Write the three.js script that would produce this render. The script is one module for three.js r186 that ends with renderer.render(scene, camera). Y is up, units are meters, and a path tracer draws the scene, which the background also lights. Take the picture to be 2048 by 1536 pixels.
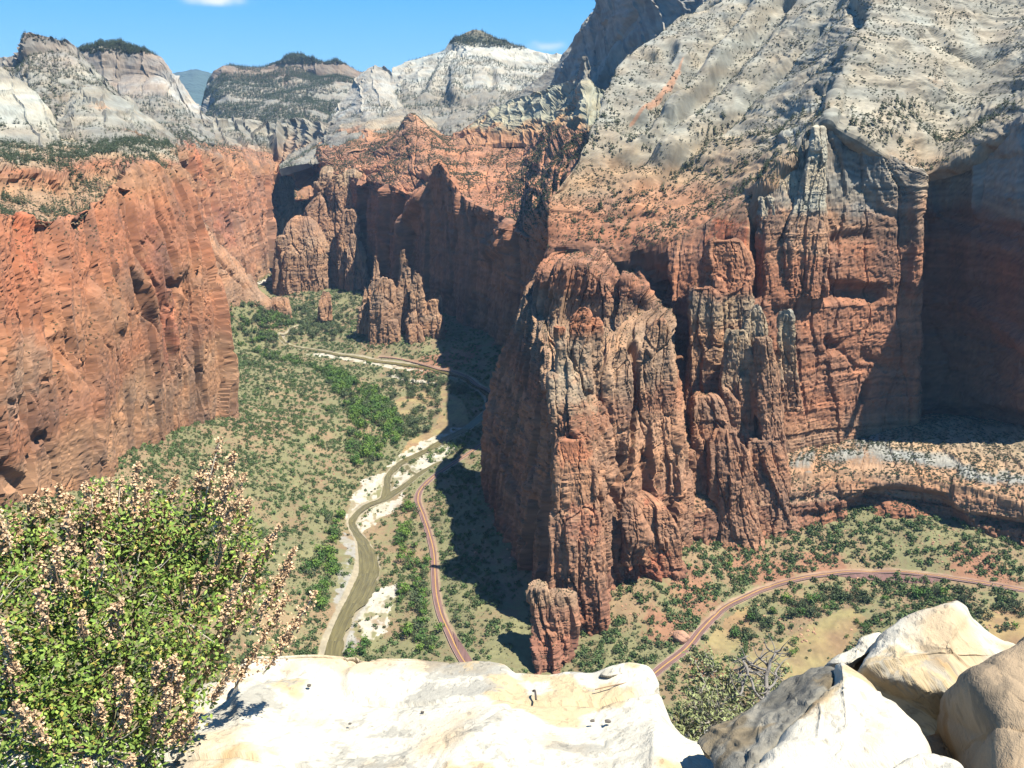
import * as THREE from 'three';
import { mergeGeometries } from 'three/addons/utils/BufferGeometryUtils.js';

// ---------------------------------------------------------------- camera, sky, sun, exposure
const scene = new THREE.Scene();
const EYE = 440;                                   // metres above the river
const PITCH = 17.5 * Math.PI / 180;
const camera = new THREE.PerspectiveCamera(50, 4 / 3, 0.2, 40000);
camera.position.set(0, EYE, 0);
camera.rotation.set(-PITCH, 0, 0);
scene.add(camera);

const renderer = new THREE.WebGLRenderer({ antialias: true });
renderer.toneMapping = THREE.LinearToneMapping;
renderer.toneMappingExposure = 2.6;
renderer.shadowMap.enabled = true;

const SUN_EL = 64 * Math.PI / 180, SUN_AZ = 15 * Math.PI / 180;      // azimuth: from due right (+x) towards the viewer (+z)
const SUN_DIR = new THREE.Vector3(Math.cos(SUN_EL) * Math.cos(SUN_AZ), Math.sin(SUN_EL), Math.cos(SUN_EL) * Math.sin(SUN_AZ));
const sun = new THREE.DirectionalLight(new THREE.Color(1.0, 0.94, 0.82), 5.0);
sun.position.copy(SUN_DIR).multiplyScalar(3000).add(new THREE.Vector3(0, 0, -1200));
sun.target.position.set(0, 0, -1200);
sun.castShadow = true;
Object.assign(sun.shadow.camera, { left: -1800, right: 1800, top: 1800, bottom: -1800, near: 10, far: 7000 });
sun.shadow.mapSize.set(4096, 4096);
scene.add(sun, sun.target);

scene.fog = new THREE.FogExp2(new THREE.Color(0.36, 0.62, 1.0), 0.000022);

// ---------------------------------------------------------------- noise
function h2(ix, iy) { let h = Math.imul(ix | 0, 374761393) ^ Math.imul(iy | 0, 668265263); h = Math.imul(h ^ (h >>> 13), 1274126177); return ((h ^ (h >>> 16)) >>> 0) / 4294967296; }
function h3(ix, iy, iz) { let h = Math.imul(ix | 0, 374761393) ^ Math.imul(iy | 0, 668265263) ^ Math.imul(iz | 0, 2147483647 - 1640531527); h = Math.imul(h ^ (h >>> 13), 1274126177); h = Math.imul(h ^ (h >>> 15), 2246822519); return ((h ^ (h >>> 16)) >>> 0) / 4294967296; }
function n3(x, y, z) {                             // value noise, -1..1
  const ix = Math.floor(x), iy = Math.floor(y), iz = Math.floor(z);
  let fx = x - ix, fy = y - iy, fz = z - iz;
  fx = fx * fx * fx * (fx * (fx * 6 - 15) + 10); fy = fy * fy * fy * (fy * (fy * 6 - 15) + 10); fz = fz * fz * fz * (fz * (fz * 6 - 15) + 10);
  const a = h3(ix, iy, iz), b = h3(ix + 1, iy, iz), c = h3(ix, iy + 1, iz), d = h3(ix + 1, iy + 1, iz);
  const e = h3(ix, iy, iz + 1), f = h3(ix + 1, iy, iz + 1), g = h3(ix, iy + 1, iz + 1), h = h3(ix + 1, iy + 1, iz + 1);
  const p = a + (b - a) * fx, q = c + (d - c) * fx, r = e + (f - e) * fx, s = g + (h - g) * fx;
  const t = p + (q - p) * fy, u = r + (s - r) * fy;
  return (t + (u - t) * fz) * 2 - 1;
}
function n2(x, y) {
  const ix = Math.floor(x), iy = Math.floor(y);
  let fx = x - ix, fy = y - iy;
  fx = fx * fx * (3 - 2 * fx); fy = fy * fy * (3 - 2 * fy);
  const a = h2(ix, iy), b = h2(ix + 1, iy), c = h2(ix, iy + 1), d = h2(ix + 1, iy + 1);
  const p = a + (b - a) * fx, q = c + (d - c) * fx;
  return (p + (q - p) * fy) * 2 - 1;
}
function fbm2(x, y, o = 4) { let a = 0.5, s = 0; for (let i = 0; i < o; i++) { s += a * n2(x, y); x = x * 2.03 + 17.1; y = y * 2.03 - 9.7; a *= 0.5; } return s; }
function fbm3(x, y, z, o = 4) { let a = 0.5, s = 0; for (let i = 0; i < o; i++) { s += a * n3(x, y, z); x = x * 2.03 + 17.1; y = y * 2.03 - 9.7; z = z * 2.03 + 3.3; a *= 0.5; } return s; }
let CID = 0, CB = 0, CID2 = 0, CDX = 0, CDY = 0;                     // cell id, distance to the border
let DID = 0, DID2 = 0, DDX = 0, DDY = 0;           // the same for the second nearest cell
function cell(x, y) {
  const ix = Math.floor(x), iy = Math.floor(y); let f1 = 9, f2 = 9, a1 = 0, b1 = 0, a2 = 0, b2 = 0;
  for (let j = -1; j <= 1; j++) for (let i = -1; i <= 1; i++) {
    const a = ix + i, b = iy + j, r = h2(a, b), q = h2(a + 7919, b - 104729);
    const dx = a + 0.15 + 0.7 * r - x, dy = b + 0.15 + 0.7 * q - y, d = dx * dx + dy * dy;
    if (d < f1) { f2 = f1; a2 = a1; b2 = b1; DDX = CDX; DDY = CDY; f1 = d; a1 = a; b1 = b; CDX = -dx; CDY = -dy; } else if (d < f2) { f2 = d; a2 = a; b2 = b; DDX = -dx; DDY = -dy; }
  }
  CID = h2(a1 * 31 + 5, b1 * 17 + 3); CID2 = h2(a1 * 13 - 5, b1 * 29 + 11); DID = h2(a2 * 31 + 5, b2 * 17 + 3); DID2 = h2(a2 * 13 - 5, b2 * 29 + 11);
  CB = Math.sqrt(f2) - Math.sqrt(f1);
}
// offset of a tilted block face, eased into its neighbour's over a band of width e
function block(e, a, tx, ty) { const u = (CID - 0.5) * a + CDX * (CID2 - 0.5) * tx + CDY * (CID - 0.5) * ty; if (CB >= e) return u; const v = (DID - 0.5) * a + DDX * (DID2 - 0.5) * tx + DDY * (DID - 0.5) * ty; return lerp((u + v) / 2, u, sst(0, e, CB)); }
function rng(seed) { let s = seed >>> 0; return () => { s = (s + 0x6D2B79F5) >>> 0; let t = Math.imul(s ^ (s >>> 15), 1 | s); t = (t + Math.imul(t ^ (t >>> 7), 61 | t)) ^ t; return ((t ^ (t >>> 14)) >>> 0) / 4294967296; }; }
const clamp = (x, a = 0, b = 1) => x < a ? a : x > b ? b : x;
const sst = (a, b, x) => { const t = clamp((x - a) / (b - a)); return t * t * (3 - 2 * t); };
const lerp = (a, b, t) => a + (b - a) * t;

// ---------------------------------------------------------------- survey: a sight line of the photograph and a distance give a point of the place
const FPX = 1647, CP = Math.cos(PITCH), SP = Math.sin(PITCH);
function slope(py) { const cy = (768 - py) / FPX; return (cy * CP - SP) / (CP + cy * SP); }
function P(px, py, d) { const cy = (768 - py) / FPX, t = d / (CP + cy * SP); return [(px - 1024) / FPX * t, EYE + (cy * CP - SP) * t, -d]; }
function Ph(px, py, h) { return P(px, py, (h - EYE) / slope(py)); }
function toPx(x, y, z) { const dy = y - EYE, f = -z * CP - dy * SP, u = dy * CP - z * SP; return [1024 + FPX * x / f, 768 - FPX * u / f, f]; }

// ---------------------------------------------------------------- sky
{
  const W = 2048, H = 1024, data = new Float32Array(W * H * 4);
  const clouds = [[435, -8, 62, 15, 1.0, 3], [1092, 92, 44, 7, 0.55, 5]].map(([px, py, rx, ry, a, s]) => {
    const p = P(px, py, 1000), l = Math.hypot(p[0], p[1] - EYE, p[2]);
    return { az: Math.atan2(p[0], -p[2]), el: Math.asin((p[1] - EYE) / l), rx: rx / FPX, ry: ry / FPX, a, s };
  });
  for (let j = 0; j < H; j++) for (let i = 0; i < W; i++) {
    const el = (j + 0.5) / H * Math.PI - Math.PI / 2;                 // row 0 is the nadir
    const u = (i + 0.5) / W, phi = (u - 0.5) * Math.PI * 2;           // direction as three.js reads an equirectangular map
    const dx = Math.cos(el) * Math.cos(phi), dz = Math.cos(el) * Math.sin(phi);
    const az = Math.atan2(dx, -dz), e = Math.max(0, Math.sin(el));
    const t = Math.pow(clamp(e / 0.16), 0.75), t2 = sst(0.1, 0.9, e);
    let r = lerp(lerp(0.175, 0.036, t), 0.015, t2), g = lerp(lerp(0.325, 0.188, t), 0.075, t2), b = lerp(lerp(0.435, 0.40, t), 0.235, t2);
    for (const c of clouds) {
      const x = (az - c.az) / c.rx, y = (el - c.el) / c.ry;
      const k = clamp(1.1 - Math.hypot(x, y) + 0.5 * fbm2(x * 2.2 + c.s, y * 1.4, 4));
      const m = c.a * sst(0.0, 0.8, k); r = lerp(r, 0.40, m); g = lerp(g, 0.41, m); b = lerp(b, 0.44, m);
    }
    if (el < 0) { const k = sst(0, -0.3, el); r = lerp(r, 0.07, k); g = lerp(g, 0.07, k); b = lerp(b, 0.07, k); }   // haze below the horizon, behind the land
    const o = (j * W + i) * 4; data[o] = r; data[o + 1] = g; data[o + 2] = b; data[o + 3] = 1;
  }
  const sky = new THREE.DataTexture(data, W, H, THREE.RGBAFormat, THREE.FloatType);
  sky.mapping = THREE.EquirectangularReflectionMapping; sky.magFilter = sky.minFilter = THREE.LinearFilter; sky.needsUpdate = true;
  scene.background = sky; scene.environment = sky;
}

// ---------------------------------------------------------------- surface tools
const rockMat = new THREE.MeshStandardMaterial({ vertexColors: true, roughness: 0.95, flatShading: true });
const taken = {};
function numbered(n) { const k = taken[n] = (taken[n] ?? -1) + 1; return k ? n + '_' + String(k).padStart(3, '0') : n; }
function mesh(name, geo, mat, parent = scene, data) {
  const m = new THREE.Mesh(geo, mat); m.name = parent === scene ? numbered(name) : name;
  m.castShadow = m.receiveShadow = true; if (data) m.userData = data; parent.add(m); return m;
}
function cr(p0, p1, p2, p3, t) {                   // Catmull-Rom, slightly tight
  const k = 0.42, m1 = (p2 - p0) * k, m2 = (p3 - p1) * k, t2 = t * t, t3 = t2 * t;
  return (2 * t3 - 3 * t2 + 1) * p1 + (t3 - 2 * t2 + t) * m1 + (-2 * t3 + 3 * t2) * p2 + (t3 - t2) * m2;
}
function splineAt(ctrl, u, out, knots) {           // ctrl: [[x,y,z]...], u in 0..1; knots: where along u each point lies
  const n = ctrl.length - 1; let i, t;
  if (knots) { i = 0; while (i < n - 1 && u > knots[i + 1]) i++; t = clamp((u - knots[i]) / Math.max(1e-9, knots[i + 1] - knots[i])); } else { const f = clamp(u, 0, 0.999999) * n; i = Math.floor(f); t = f - i; }
  const a = ctrl[Math.max(0, i - 1)], b = ctrl[i], c = ctrl[Math.min(n, i + 1)], d = ctrl[Math.min(n, i + 2)];
  for (let k = 0; k < 3; k++) out[k] = cr(a[k], b[k], c[k], d[k], t);
  return out;
}
const dist3 = (a, b) => Math.hypot(a[0] - b[0], a[1] - b[1], a[2] - b[2]);

// a skin through a net of surveyed points; rows run from the foot to the rim. Returns the smooth net before relief.
const FINE = 1.2;                                  // grid step, as a share of the step asked for
function net(rows, res, world = false, resV = res) {
  if (res > 0.1) { res *= FINE; resV *= FINE; }
  const C = world ? rows : rows.map(r => r.map(p => P(...p)));
  let lu = 0, lv = 0;
  for (const r of C) { let l = 0; for (let i = 1; i < r.length; i++) l += dist3(r[i], r[i - 1]); lu = Math.max(lu, l); }
  for (let i = 0; i < C[0].length; i++) { let l = 0; for (let k = 1; k < C.length; k++) l += dist3(C[k][i] ?? C[k].at(-1), C[k - 1][i] ?? C[k - 1].at(-1)); lv = Math.max(lv, l); }
  const nu = Math.max(4, Math.ceil(lu / res)), nv = Math.max(4, Math.ceil(lv / resV));
  const spread = (n, gap) => { const k = [0]; for (let i = 1; i < n; i++) k.push(k[i - 1] + gap(i)); return k.map(v => v / (k[n - 1] || 1)); };   // points spaced evenly over the ground
  const ku = spread(C[0].length, i => C.reduce((m, r) => m + dist3(r[i], r[i - 1]), 0)), kv = spread(C.length, j => C[j].reduce((m, q, i) => m + dist3(q, C[j - 1][i]), 0));
  const p = new Float32Array((nu + 1) * (nv + 1) * 3), o = [0, 0, 0], col = C.map(() => [0, 0, 0]);
  
  for (let i = 0; i <= nu; i++) {
    for (let k = 0; k < C.length; k++) splineAt(C[k], i / nu, col[k], ku);
    for (let j = 0; j <= nv; j++) { splineAt(col, j / nv, o, kv); p.set(o, (j * (nu + 1) + i) * 3); }
  }
  const w = nu + 1, s = new Float32Array(w * (nv + 1));          // metres along each row, from its middle
  for (let j = 0; j <= nv; j++) { let c = 0; for (let i = 1; i <= nu; i++) { const a = (j * w + i) * 3; c += Math.hypot(p[a] - p[a - 3], p[a + 1] - p[a - 2], p[a + 2] - p[a - 1]); s[j * w + i] = c; } const m = s[j * w + (nu >> 1)]; for (let i = 0; i <= nu; i++) s[j * w + i] -= m; }
  return { p, nu, nv, s };
}
function gridNormals(p, nu, nv, out) {
  const w = nu + 1;
  for (let j = 0; j <= nv; j++) for (let i = 0; i <= nu; i++) {
    const a = (j * w + Math.max(0, i - 1)) * 3, b = (j * w + Math.min(nu, i + 1)) * 3, c = (Math.max(0, j - 1) * w + i) * 3, d = (Math.min(nv, j + 1) * w + i) * 3;
    const ux = p[b] - p[a], uy = p[b + 1] - p[a + 1], uz = p[b + 2] - p[a + 2], vx = p[d] - p[c], vy = p[d + 1] - p[c + 1], vz = p[d + 2] - p[c + 2];
    let x = uy * vz - uz * vy, y = uz * vx - ux * vz, z = ux * vy - uy * vx; const l = Math.hypot(x, y, z) || 1, o = (j * w + i) * 3;
    out[o] = x / l; out[o + 1] = y / l; out[o + 2] = z / l;
  }
}
const col3 = [0, 0, 0];
let nTri = 0; const TL = [];
// relief(s, y, x, z, ny, u, v) -> metres outwards; tint(s, x, y, z, n) writes col3; carve: [{p:[[px,py]..], w, d, e}]
function skin(name, g, o) {
  const { p, nu, nv, s } = g, w = nu + 1, n = new Float32Array(p.length), N = w * (nv + 1);
  gridNormals(p, nu, nv, n);
  let sg = 0; for (let k = 0; k < N; k += 7) sg += n[k * 3] * -p[k * 3] + n[k * 3 + 1] * (EYE + 300 - p[k * 3 + 1]) + n[k * 3 + 2] * -p[k * 3 + 2];
  const flip = (o.flip ?? sg < 0) ? -1 : 1;
  const cut = new Float32Array(N), dye = o.dye && new Float32Array(N);
  if (o.carve || o.dye) {
    const scr = new Float32Array(N * 2);
    for (let k = 0; k < N; k++) { const q = toPx(p[k * 3], p[k * 3 + 1], p[k * 3 + 2]); scr[k * 2] = q[0]; scr[k * 2 + 1] = q[1]; }
    const near = (px, py) => { let best = 1e9, b = 0; for (let k = 0; k < N; k++) { const d = (scr[k * 2] - px) ** 2 + (scr[k * 2 + 1] - py) ** 2; if (d < best) { best = d; b = k; } } return [p[b * 3], p[b * 3 + 1], p[b * 3 + 2]]; };
    for (const f of [...(o.carve ?? []), ...(o.dye ?? [])]) {
      const pts = f.p.map(q => near(...q)), m = pts.length;
      const lo = [1e9, 1e9, 1e9], hi = [-1e9, -1e9, -1e9], W2 = f.w * 1.6 + 4; for (const q of pts) for (let a = 0; a < 3; a++) { lo[a] = Math.min(lo[a], q[a] - W2); hi[a] = Math.max(hi[a], q[a] + W2); }
      for (let k = 0; k < N; k++) {
        const x = p[k * 3], y = p[k * 3 + 1], z = p[k * 3 + 2];
        if (x < lo[0] || x > hi[0] || y < lo[1] || y > hi[1] || z < lo[2] || z > hi[2]) continue;
        let best = 1e9, tw = 0;
        for (let a = 0; a < Math.max(1, m - 1); a++) {
          const A = pts[a], B = pts[Math.min(m - 1, a + 1)], ex = B[0] - A[0], ey = B[1] - A[1], ez = B[2] - A[2], L = ex * ex + ey * ey + ez * ez || 1;
          const t = clamp(((x - A[0]) * ex + (y - A[1]) * ey + (z - A[2]) * ez) / L);
          const d = Math.hypot(x - A[0] - ex * t, y - A[1] - ey * t, z - A[2] - ez * t); if (d < best) { best = d; tw = (a + t) / Math.max(1, m - 1); }
        }
        const wob = f.w * (1 + 0.3 * n3(x / 14, y / 22, z / 14)) * (f.taper ? 0.25 + 0.75 * Math.sin(Math.PI * clamp(tw * 0.92 + 0.04)) : 1);
        const q = best / wob; if (q < 1 && f.c) { dye[k] = Math.max(dye[k], sst(1, 0.55, q + 0.3 * n3(x / 4, y / 4, z / 4))); } else if (q < 1) { const v = f.d * Math.pow(1 - q * q, Math.max(0.75, f.e ?? 0.75)); cut[k] = Math.abs(v) > Math.abs(cut[k]) ? v : cut[k]; }
      }
    }
  }
  if (o.carve) for (let t = 0; t < 3; t++) {          // soften the cuts over neighbouring points
    const b = cut.slice(); for (let j = 1; j < nv; j++) for (let i = 1; i < nu; i++) { const k = j * w + i; cut[k] = (b[k] * 2 + b[k - 1] + b[k + 1] + (b[k - w] + b[k + w]) * 1.5) / 7; }
  }
  const q = new Float32Array(p.length), c = new Float32Array(p.length);
  for (let j = 0; j <= nv; j++) for (let i = 0; i <= nu; i++) {
    const k = j * w + i, a = k * 3, x = p[a], y = p[a + 1], z = p[a + 2];
    const nx = n[a] * flip, ny = n[a + 1] * flip, nz = n[a + 2] * flip;
    const d = (o.relief ? o.relief(s[k], y, x, z, ny, i / nu, j / nv) : 0) + cut[k];
    q[a] = x + nx * d; q[a + 1] = y + ny * d; q[a + 2] = z + nz * d;
  }
  gridNormals(q, nu, nv, n);
  for (let j = 0; j <= nv; j++) for (let i = 0; i <= nu; i++) {
    const a = (j * w + i) * 3;
    if (flip < 0) { n[a] = -n[a]; n[a + 1] = -n[a + 1]; n[a + 2] = -n[a + 2]; }
    o.tint(s[j * w + i], q[a], q[a + 1], q[a + 2], n[a + 1], i / nu, j / nv); if (dye && dye[j * w + i] > 0) mixc(o.dye[0].c, dye[j * w + i] * 0.8); c[a] = col3[0]; c[a + 1] = col3[1]; c[a + 2] = col3[2];
  }
  const idx = new Uint32Array(nu * nv * 6); let e = 0;
  for (let j = 0; j < nv; j++) for (let i = 0; i < nu; i++) {
    const A = j * w + i, B = A + 1, C = A + w, D = C + 1;
    if (flip > 0) { idx[e++] = A; idx[e++] = B; idx[e++] = D; idx[e++] = A; idx[e++] = D; idx[e++] = C; } else { idx[e++] = A; idx[e++] = D; idx[e++] = B; idx[e++] = A; idx[e++] = C; idx[e++] = D; }
  }
  const geo = new THREE.BufferGeometry();
  geo.setAttribute('position', new THREE.BufferAttribute(q, 3)); geo.setAttribute('normal', new THREE.BufferAttribute(n, 3)); geo.setAttribute('color', new THREE.BufferAttribute(c, 3));
  geo.setIndex(new THREE.BufferAttribute(idx, 1));
  nTri += idx.length / 3; TL.push([name, Math.round(idx.length / 3000)]);
  const data = o.parent ? {} : { label: o.label, category: o.category ?? 'terrain', kind: o.kind ?? 'structure' };
  const m = mesh(name, geo, rockMat, o.parent ?? scene, data);
  m.userData.grid = undefined; delete m.userData.grid;
  grids.set(m, { p: q, n, nu, nv });
  for (const sc of o.grow ?? []) grow(grids.get(m), sc, name);
  return m;
}
const grids = new Map();

// ---------------------------------------------------------------- plants are sown here and built at the end
const seeds = { bush: [], pine: [], scrub: [] };
const rg = rng(77);
// rule: {kind, per (plants per 1000 m2), ny:[lo,hi], patch, thr, size:[a,b], y:[lo,hi]}
function grow({ p, n, nu, nv }, r, on) {
  const w = nu + 1, T = seeds[r.kind];
  for (let j = 0; j < nv; j++) for (let i = 0; i < nu; i++) {
    const a = (j * w + i) * 3, ny = n[a + 1]; if (ny < r.ny[0] || ny > (r.ny[1] ?? 2)) continue;
    const b = a + 3, c = a + w * 3;
    const ux = p[b] - p[a], uy = p[b + 1] - p[a + 1], uz = p[b + 2] - p[a + 2], vx = p[c] - p[a], vy = p[c + 1] - p[a + 1], vz = p[c + 2] - p[a + 2];
    const ar = Math.hypot(uy * vz - uz * vy, uz * vx - ux * vz, ux * vy - uy * vx);
    const x = p[a], y = p[a + 1], z = p[a + 2]; if (r.y && (y < r.y[0] || y > r.y[1])) continue;
    const s = r.patch ?? 40, m = 0.5 + 0.5 * (fbm2(x / s + (r.off ?? 0), z / s - y / s, 3) * 1.6); if (m < (r.thr ?? 0)) continue;
    let k = ar * r.per / 1000 * (0.35 + 1.3 * m);
    while (k > 0 && rg() < k) { const t = rg(), u = rg(); T.push([x + ux * t + vx * u, y + uy * t + vy * u, z + uz * t + vz * u, lerp(r.size[0], r.size[1], rg() * rg() * 0.6 + rg() * 0.4), rg(), on]); k -= 1; }
  }
}

// ---------------------------------------------------------------- rock relief
function crack(b, w) { return b < w ? 1 - (b / w) * (b / w) : 0; }
function cliffRelief(o) {
  const { c1 = 30, t1 = 3, a1 = 6, k1 = 3, b1 = 1.2, c2 = 10, a2 = 2, k2 = 1, t2 = 2.1, c3 = 3.4, t3 = 1.2, a3 = 0.8, st = 0.9, sl = 5, fb = 0.5, lean = 0, off = 0, flat = 0.35 } = o;
  return (s0, y, x, z, ny) => {
    const s = s0 + off + lean * y;
    const w1 = n3(x / 34, y / 60, z / 34) * 8 + n3(x / 9, y / 20, z / 9) * 1.6 + n3(x / 2.5, y / 4, z / 2.5) * 0.5, w2 = n3(x / 40 + 9, y / 34, z / 40) * 12 + n3(x / 8, y / 8 + 5, z / 8) * 1.6;
    let d = 0;                                       // blocks bounded by joints; each face a plane with its own tilt
    cell((s + w1) / c1, (y + w2) / (c1 * t1)); d += block(0.16, a1 * 1.5, a1 * 2.6, 0) - crack(CB, 0.07) * k1 + Math.min(CB, 0.25) * b1;
    cell((s + w1 * 0.8) / c2 + 31, (y + w2 * 0.6) / (c2 * t2) + 7); d += block(0.22, a2 * 1.5, a2 * 2.8, a2 * 0.8) - crack(CB, 0.07) * k2;
    cell((s + w1 * 0.5) / c3 + 3, (y + w2 * 0.3) / (c3 * t3) + 70); d += block(0.3, a3 * 1.8, a3 * 2, 0) - crack(CB, 0.09) * a3 * 0.5;
    const yb = y + w2 * 0.22 + n3(x / 70, y / 30, z / 70) * 3, zone = 0.35 + 0.9 * sst(-0.3, 0.5, n3(x / 30 + 3, y / 16, z / 30));
    const q = Math.floor(yb / sl), f = yb / sl - q, ha = h2(q, 991), hb = h2(q + 1, 991);
    d += zone * st * (lerp(ha, hb, sst(0.9, 1, f)) - 0.5) * 2;
    const q2 = Math.floor(yb / (sl * 0.31)), f2 = yb / (sl * 0.31) - q2; d += zone * st * 0.4 * (lerp(h2(q2, 7), h2(q2 + 1, 7), sst(0.75, 1, f2)) - 0.5) * 2;
    d += fb * (n3(x / 2.6, y / 2.6, z / 2.6) + 0.6 * n3(x / 1.2, y / 1.2, z / 1.2)) + 0.5 * n3(x / 13, y / 13, z / 13);
    return d * lerp(flat, 1, sst(0.8, 0.35, ny));
  };
}
function slickRelief(o) {                          // petrified dunes: rounded ribs along the bedding, joints across
  const { st = 1.0, sl = 6, jc = 60, ja = 3, jk = 2.5, lum = 5, fb = 0.5, dip = 0.0, off = 0, far = 1 } = o;
  return (s0, y, x, z, ny) => {
    const s = s0 + off, w2 = n3(x / (60 * far) + 9, y / (40 * far), z / (60 * far)) * 10 * far + n3(x / (14 * far), y / (12 * far), z / (14 * far)) * 2.5 * far;
    let d = lum * n3(x / (75 * far), y / (55 * far), z / (75 * far)) + lum * 0.5 * n3(x / (28 * far), y / (20 * far), z / (28 * far));
    cell((s + w2) / (jc * far), (y + w2) / (jc * 2.3 * far)); d += (CID - 0.5) * ja - crack(CB, 0.05) * jk + Math.min(CB, 0.4) * ja;
    const yb = y + w2 * 0.5 + dip * s; const q = Math.floor(yb / (sl * far)), f = yb / (sl * far) - q;
    d += st * far * (lerp(h2(q, 71), h2(q + 1, 71), sst(0.55, 1, f)) - 0.5) * 2;
    const yc = yb + 0.22 * (s + x * 0.3) + w2 * 0.6, q2 = Math.floor(yc / (sl * 0.35 * far)), f2 = yc / (sl * 0.35 * far) - q2; d += st * far * 0.5 * (lerp(h2(q2, 17), h2(q2 + 1, 17), sst(0.4, 1, f2)) - 0.5) * 2;
    d += fb * far * (n3(x / (4 * far), y / (2.2 * far), z / (4 * far)) + 0.5 * n3(x / (1.7 * far), y / (1.1 * far), z / (1.7 * far)));
    return d;
  };
}
// ---------------------------------------------------------------- rock colours (linear base colours)
const ROCK = 0.53;                                 // all rock colours below are given for a bright stone and brought down to its measured lightness
const RED = [0.40, 0.170, 0.088], DEEP = [0.33, 0.115, 0.056], TAN = [0.47, 0.265, 0.150], ORANGE = [0.45, 0.215, 0.105], BUFF = [0.46, 0.325, 0.195], GREY = [0.265, 0.24, 0.195], PALE = [0.325, 0.297, 0.24], VARN = [0.13, 0.082, 0.062], LICH = [0.23, 0.225, 0.185];
const mixc = (c, t) => { col3[0] += (c[0] - col3[0]) * t; col3[1] += (c[1] - col3[1]) * t; col3[2] += (c[2] - col3[2]) * t; };
const setc = c => { col3[0] = c[0]; col3[1] = c[1]; col3[2] = c[2]; };
// beds: [[height, colour]...] low to high, dipping and wavy; stains: [{at:[px,py,d], r, c, k}]
function strata(o) {
  const { beds, wav = 14, blend = 10, varn = 0.6, band = 0.28, off = 0, soil = 0.0, tilt = 0, fine = 1, grain = 1 } = o;
  const gs = Math.max(1, fine * 1.1);
  const st = (o.stains ?? []).map(q => ({ ...q, at: P(...q.at) }));
  return (s, x, y, z, ny) => {
    const w = n3(x / 60, y / 40, z / 60) * wav + n3(x / 17, y / 10, z / 17) * wav * 0.4, yy = y + w + tilt * x;
    setc(beds[0][1]);
    for (let k = 1; k < beds.length; k++) { const t = sst(beds[k][0] - blend, beds[k][0] + blend, yy); if (t <= 0) break; mixc(beds[k][1], t); }
    for (const q of st) { const d = Math.hypot(x - q.at[0], (y - q.at[1]) * (q.ys ?? 1), z - q.at[2]) / q.r; if (d < 1.3) mixc(q.c, q.k * sst(1.2, 0.6, d + 0.45 * n3(x / (q.r * 0.3), y / (q.r * 0.3), z / (q.r * 0.3)) + 0.3 * n3(x / 4, y / 4, z / 4))); }
    const yb = y + w * 0.4; const q = Math.floor(yb / (3.3 * fine)), f = yb / (3.3 * fine) - q, b = lerp(h2(q, 5 + off), h2(q + 1, 5 + off), sst(0.6, 1, f)) - 0.5;
    const q2 = Math.floor(yb / (1.1 * fine)), b2 = h2(q2, 55) - 0.5;
    let m = 1 + band * (b * 1.3 + b2 * 0.6) + grain * (0.16 * n3(x / (7 * gs), y / (5 * gs), z / (7 * gs)) + 0.15 * n3(x / (2.2 * gs), y / (1.8 * gs), z / (2.2 * gs)) + 0.10 * n3(x / 25, y / 25, z / 25));
    if (varn > 0) {                                // dark mineral streaks run down the faces
      const v = 0.5 + 0.5 * n2((s + n3(x / 8, y / 50, z / 8) * 3) / 5.5, y / 70 + off), v2 = 0.5 + 0.5 * n3(x / 45, y / 70, z / 45);
      mixc(VARN, varn * sst(0.52, 0.85, v * 0.55 + v2 * 0.6 + 0.08 * n3(x / 3, y / 9, z / 3)));
    }
    const hue = n3(x / 33 + 4, y / 14, z / 33) * 0.09;
    m *= ROCK; col3[0] = clamp(col3[0] * m * (1 + hue), 0.015, 0.8); col3[1] = clamp(col3[1] * m * 1.03, 0.012, 0.8); col3[2] = clamp(col3[2] * m * 1.03 * (1 - hue), 0.01, 0.8);
  };
}

// ---------------------------------------------------------------- far country
const FARBEDS = [[0, RED], [330, ORANGE], [400, GREY], [470, PALE], [900, PALE]];
// a long rise seen from the side: its skyline, then how it comes down towards the viewer ([share of the drop, share of the way forward])
function rise(name, top, foot, prof, o) {
  const rows = prof.map(([f, g]) => top.map((t, i) => { const b = foot[i]; return [lerp(t[0], b[0], f), lerp(t[1], b[1], f), lerp(t[2], b[2], g)]; })).reverse();
  rows.push(top.map(t => [t[0], t[1] + 5, t[2] * 1.035]));
  const rel = o.relief;                            // the skyline itself stays as surveyed
  return skin(name, net(rows, o.res, false, o.resV ?? o.res), { ...o, relief: (s, y, x, z, ny, u, v) => rel(s, y, x, z, ny, u, v) * lerp(1, 0.3, sst(0.72, 0.9, v)) });
}
const CLIFFY = [[1, 1], [0.8, 0.75], [0.55, 0.4], [0.3, 0.12], [0.1, 0.05], [0, 0]];
const EVEN = [[1, 1], [0.66, 0.66], [0.33, 0.33], [0.08, 0.06], [0, 0]];
const PINEY = (per, size, thr = 0.4, patch = 120) => ({ kind: 'pine', per, ny: [0.3], patch, thr, size });

rise('blue_mountain', [[300, 165, 15000], [352, 147, 15000], [385, 138, 15000], [405, 141, 15000], [430, 150, 15000], [480, 170, 15000]], [[300, 235, 12000], [352, 235, 12000], [385, 235, 12000], [405, 235, 12000], [430, 235, 12000], [480, 235, 12000]], EVEN,
  { res: 40, relief: slickRelief({ far: 12, lum: 30, ja: 0, jk: 0 }), tint: strata({ beds: [[0, [0.05, 0.085, 0.05]]], band: 0.1, varn: 0, fine: 12 }), label: 'distant forested blue mountain seen through the gap between mesas', category: 'mountain' });

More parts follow.
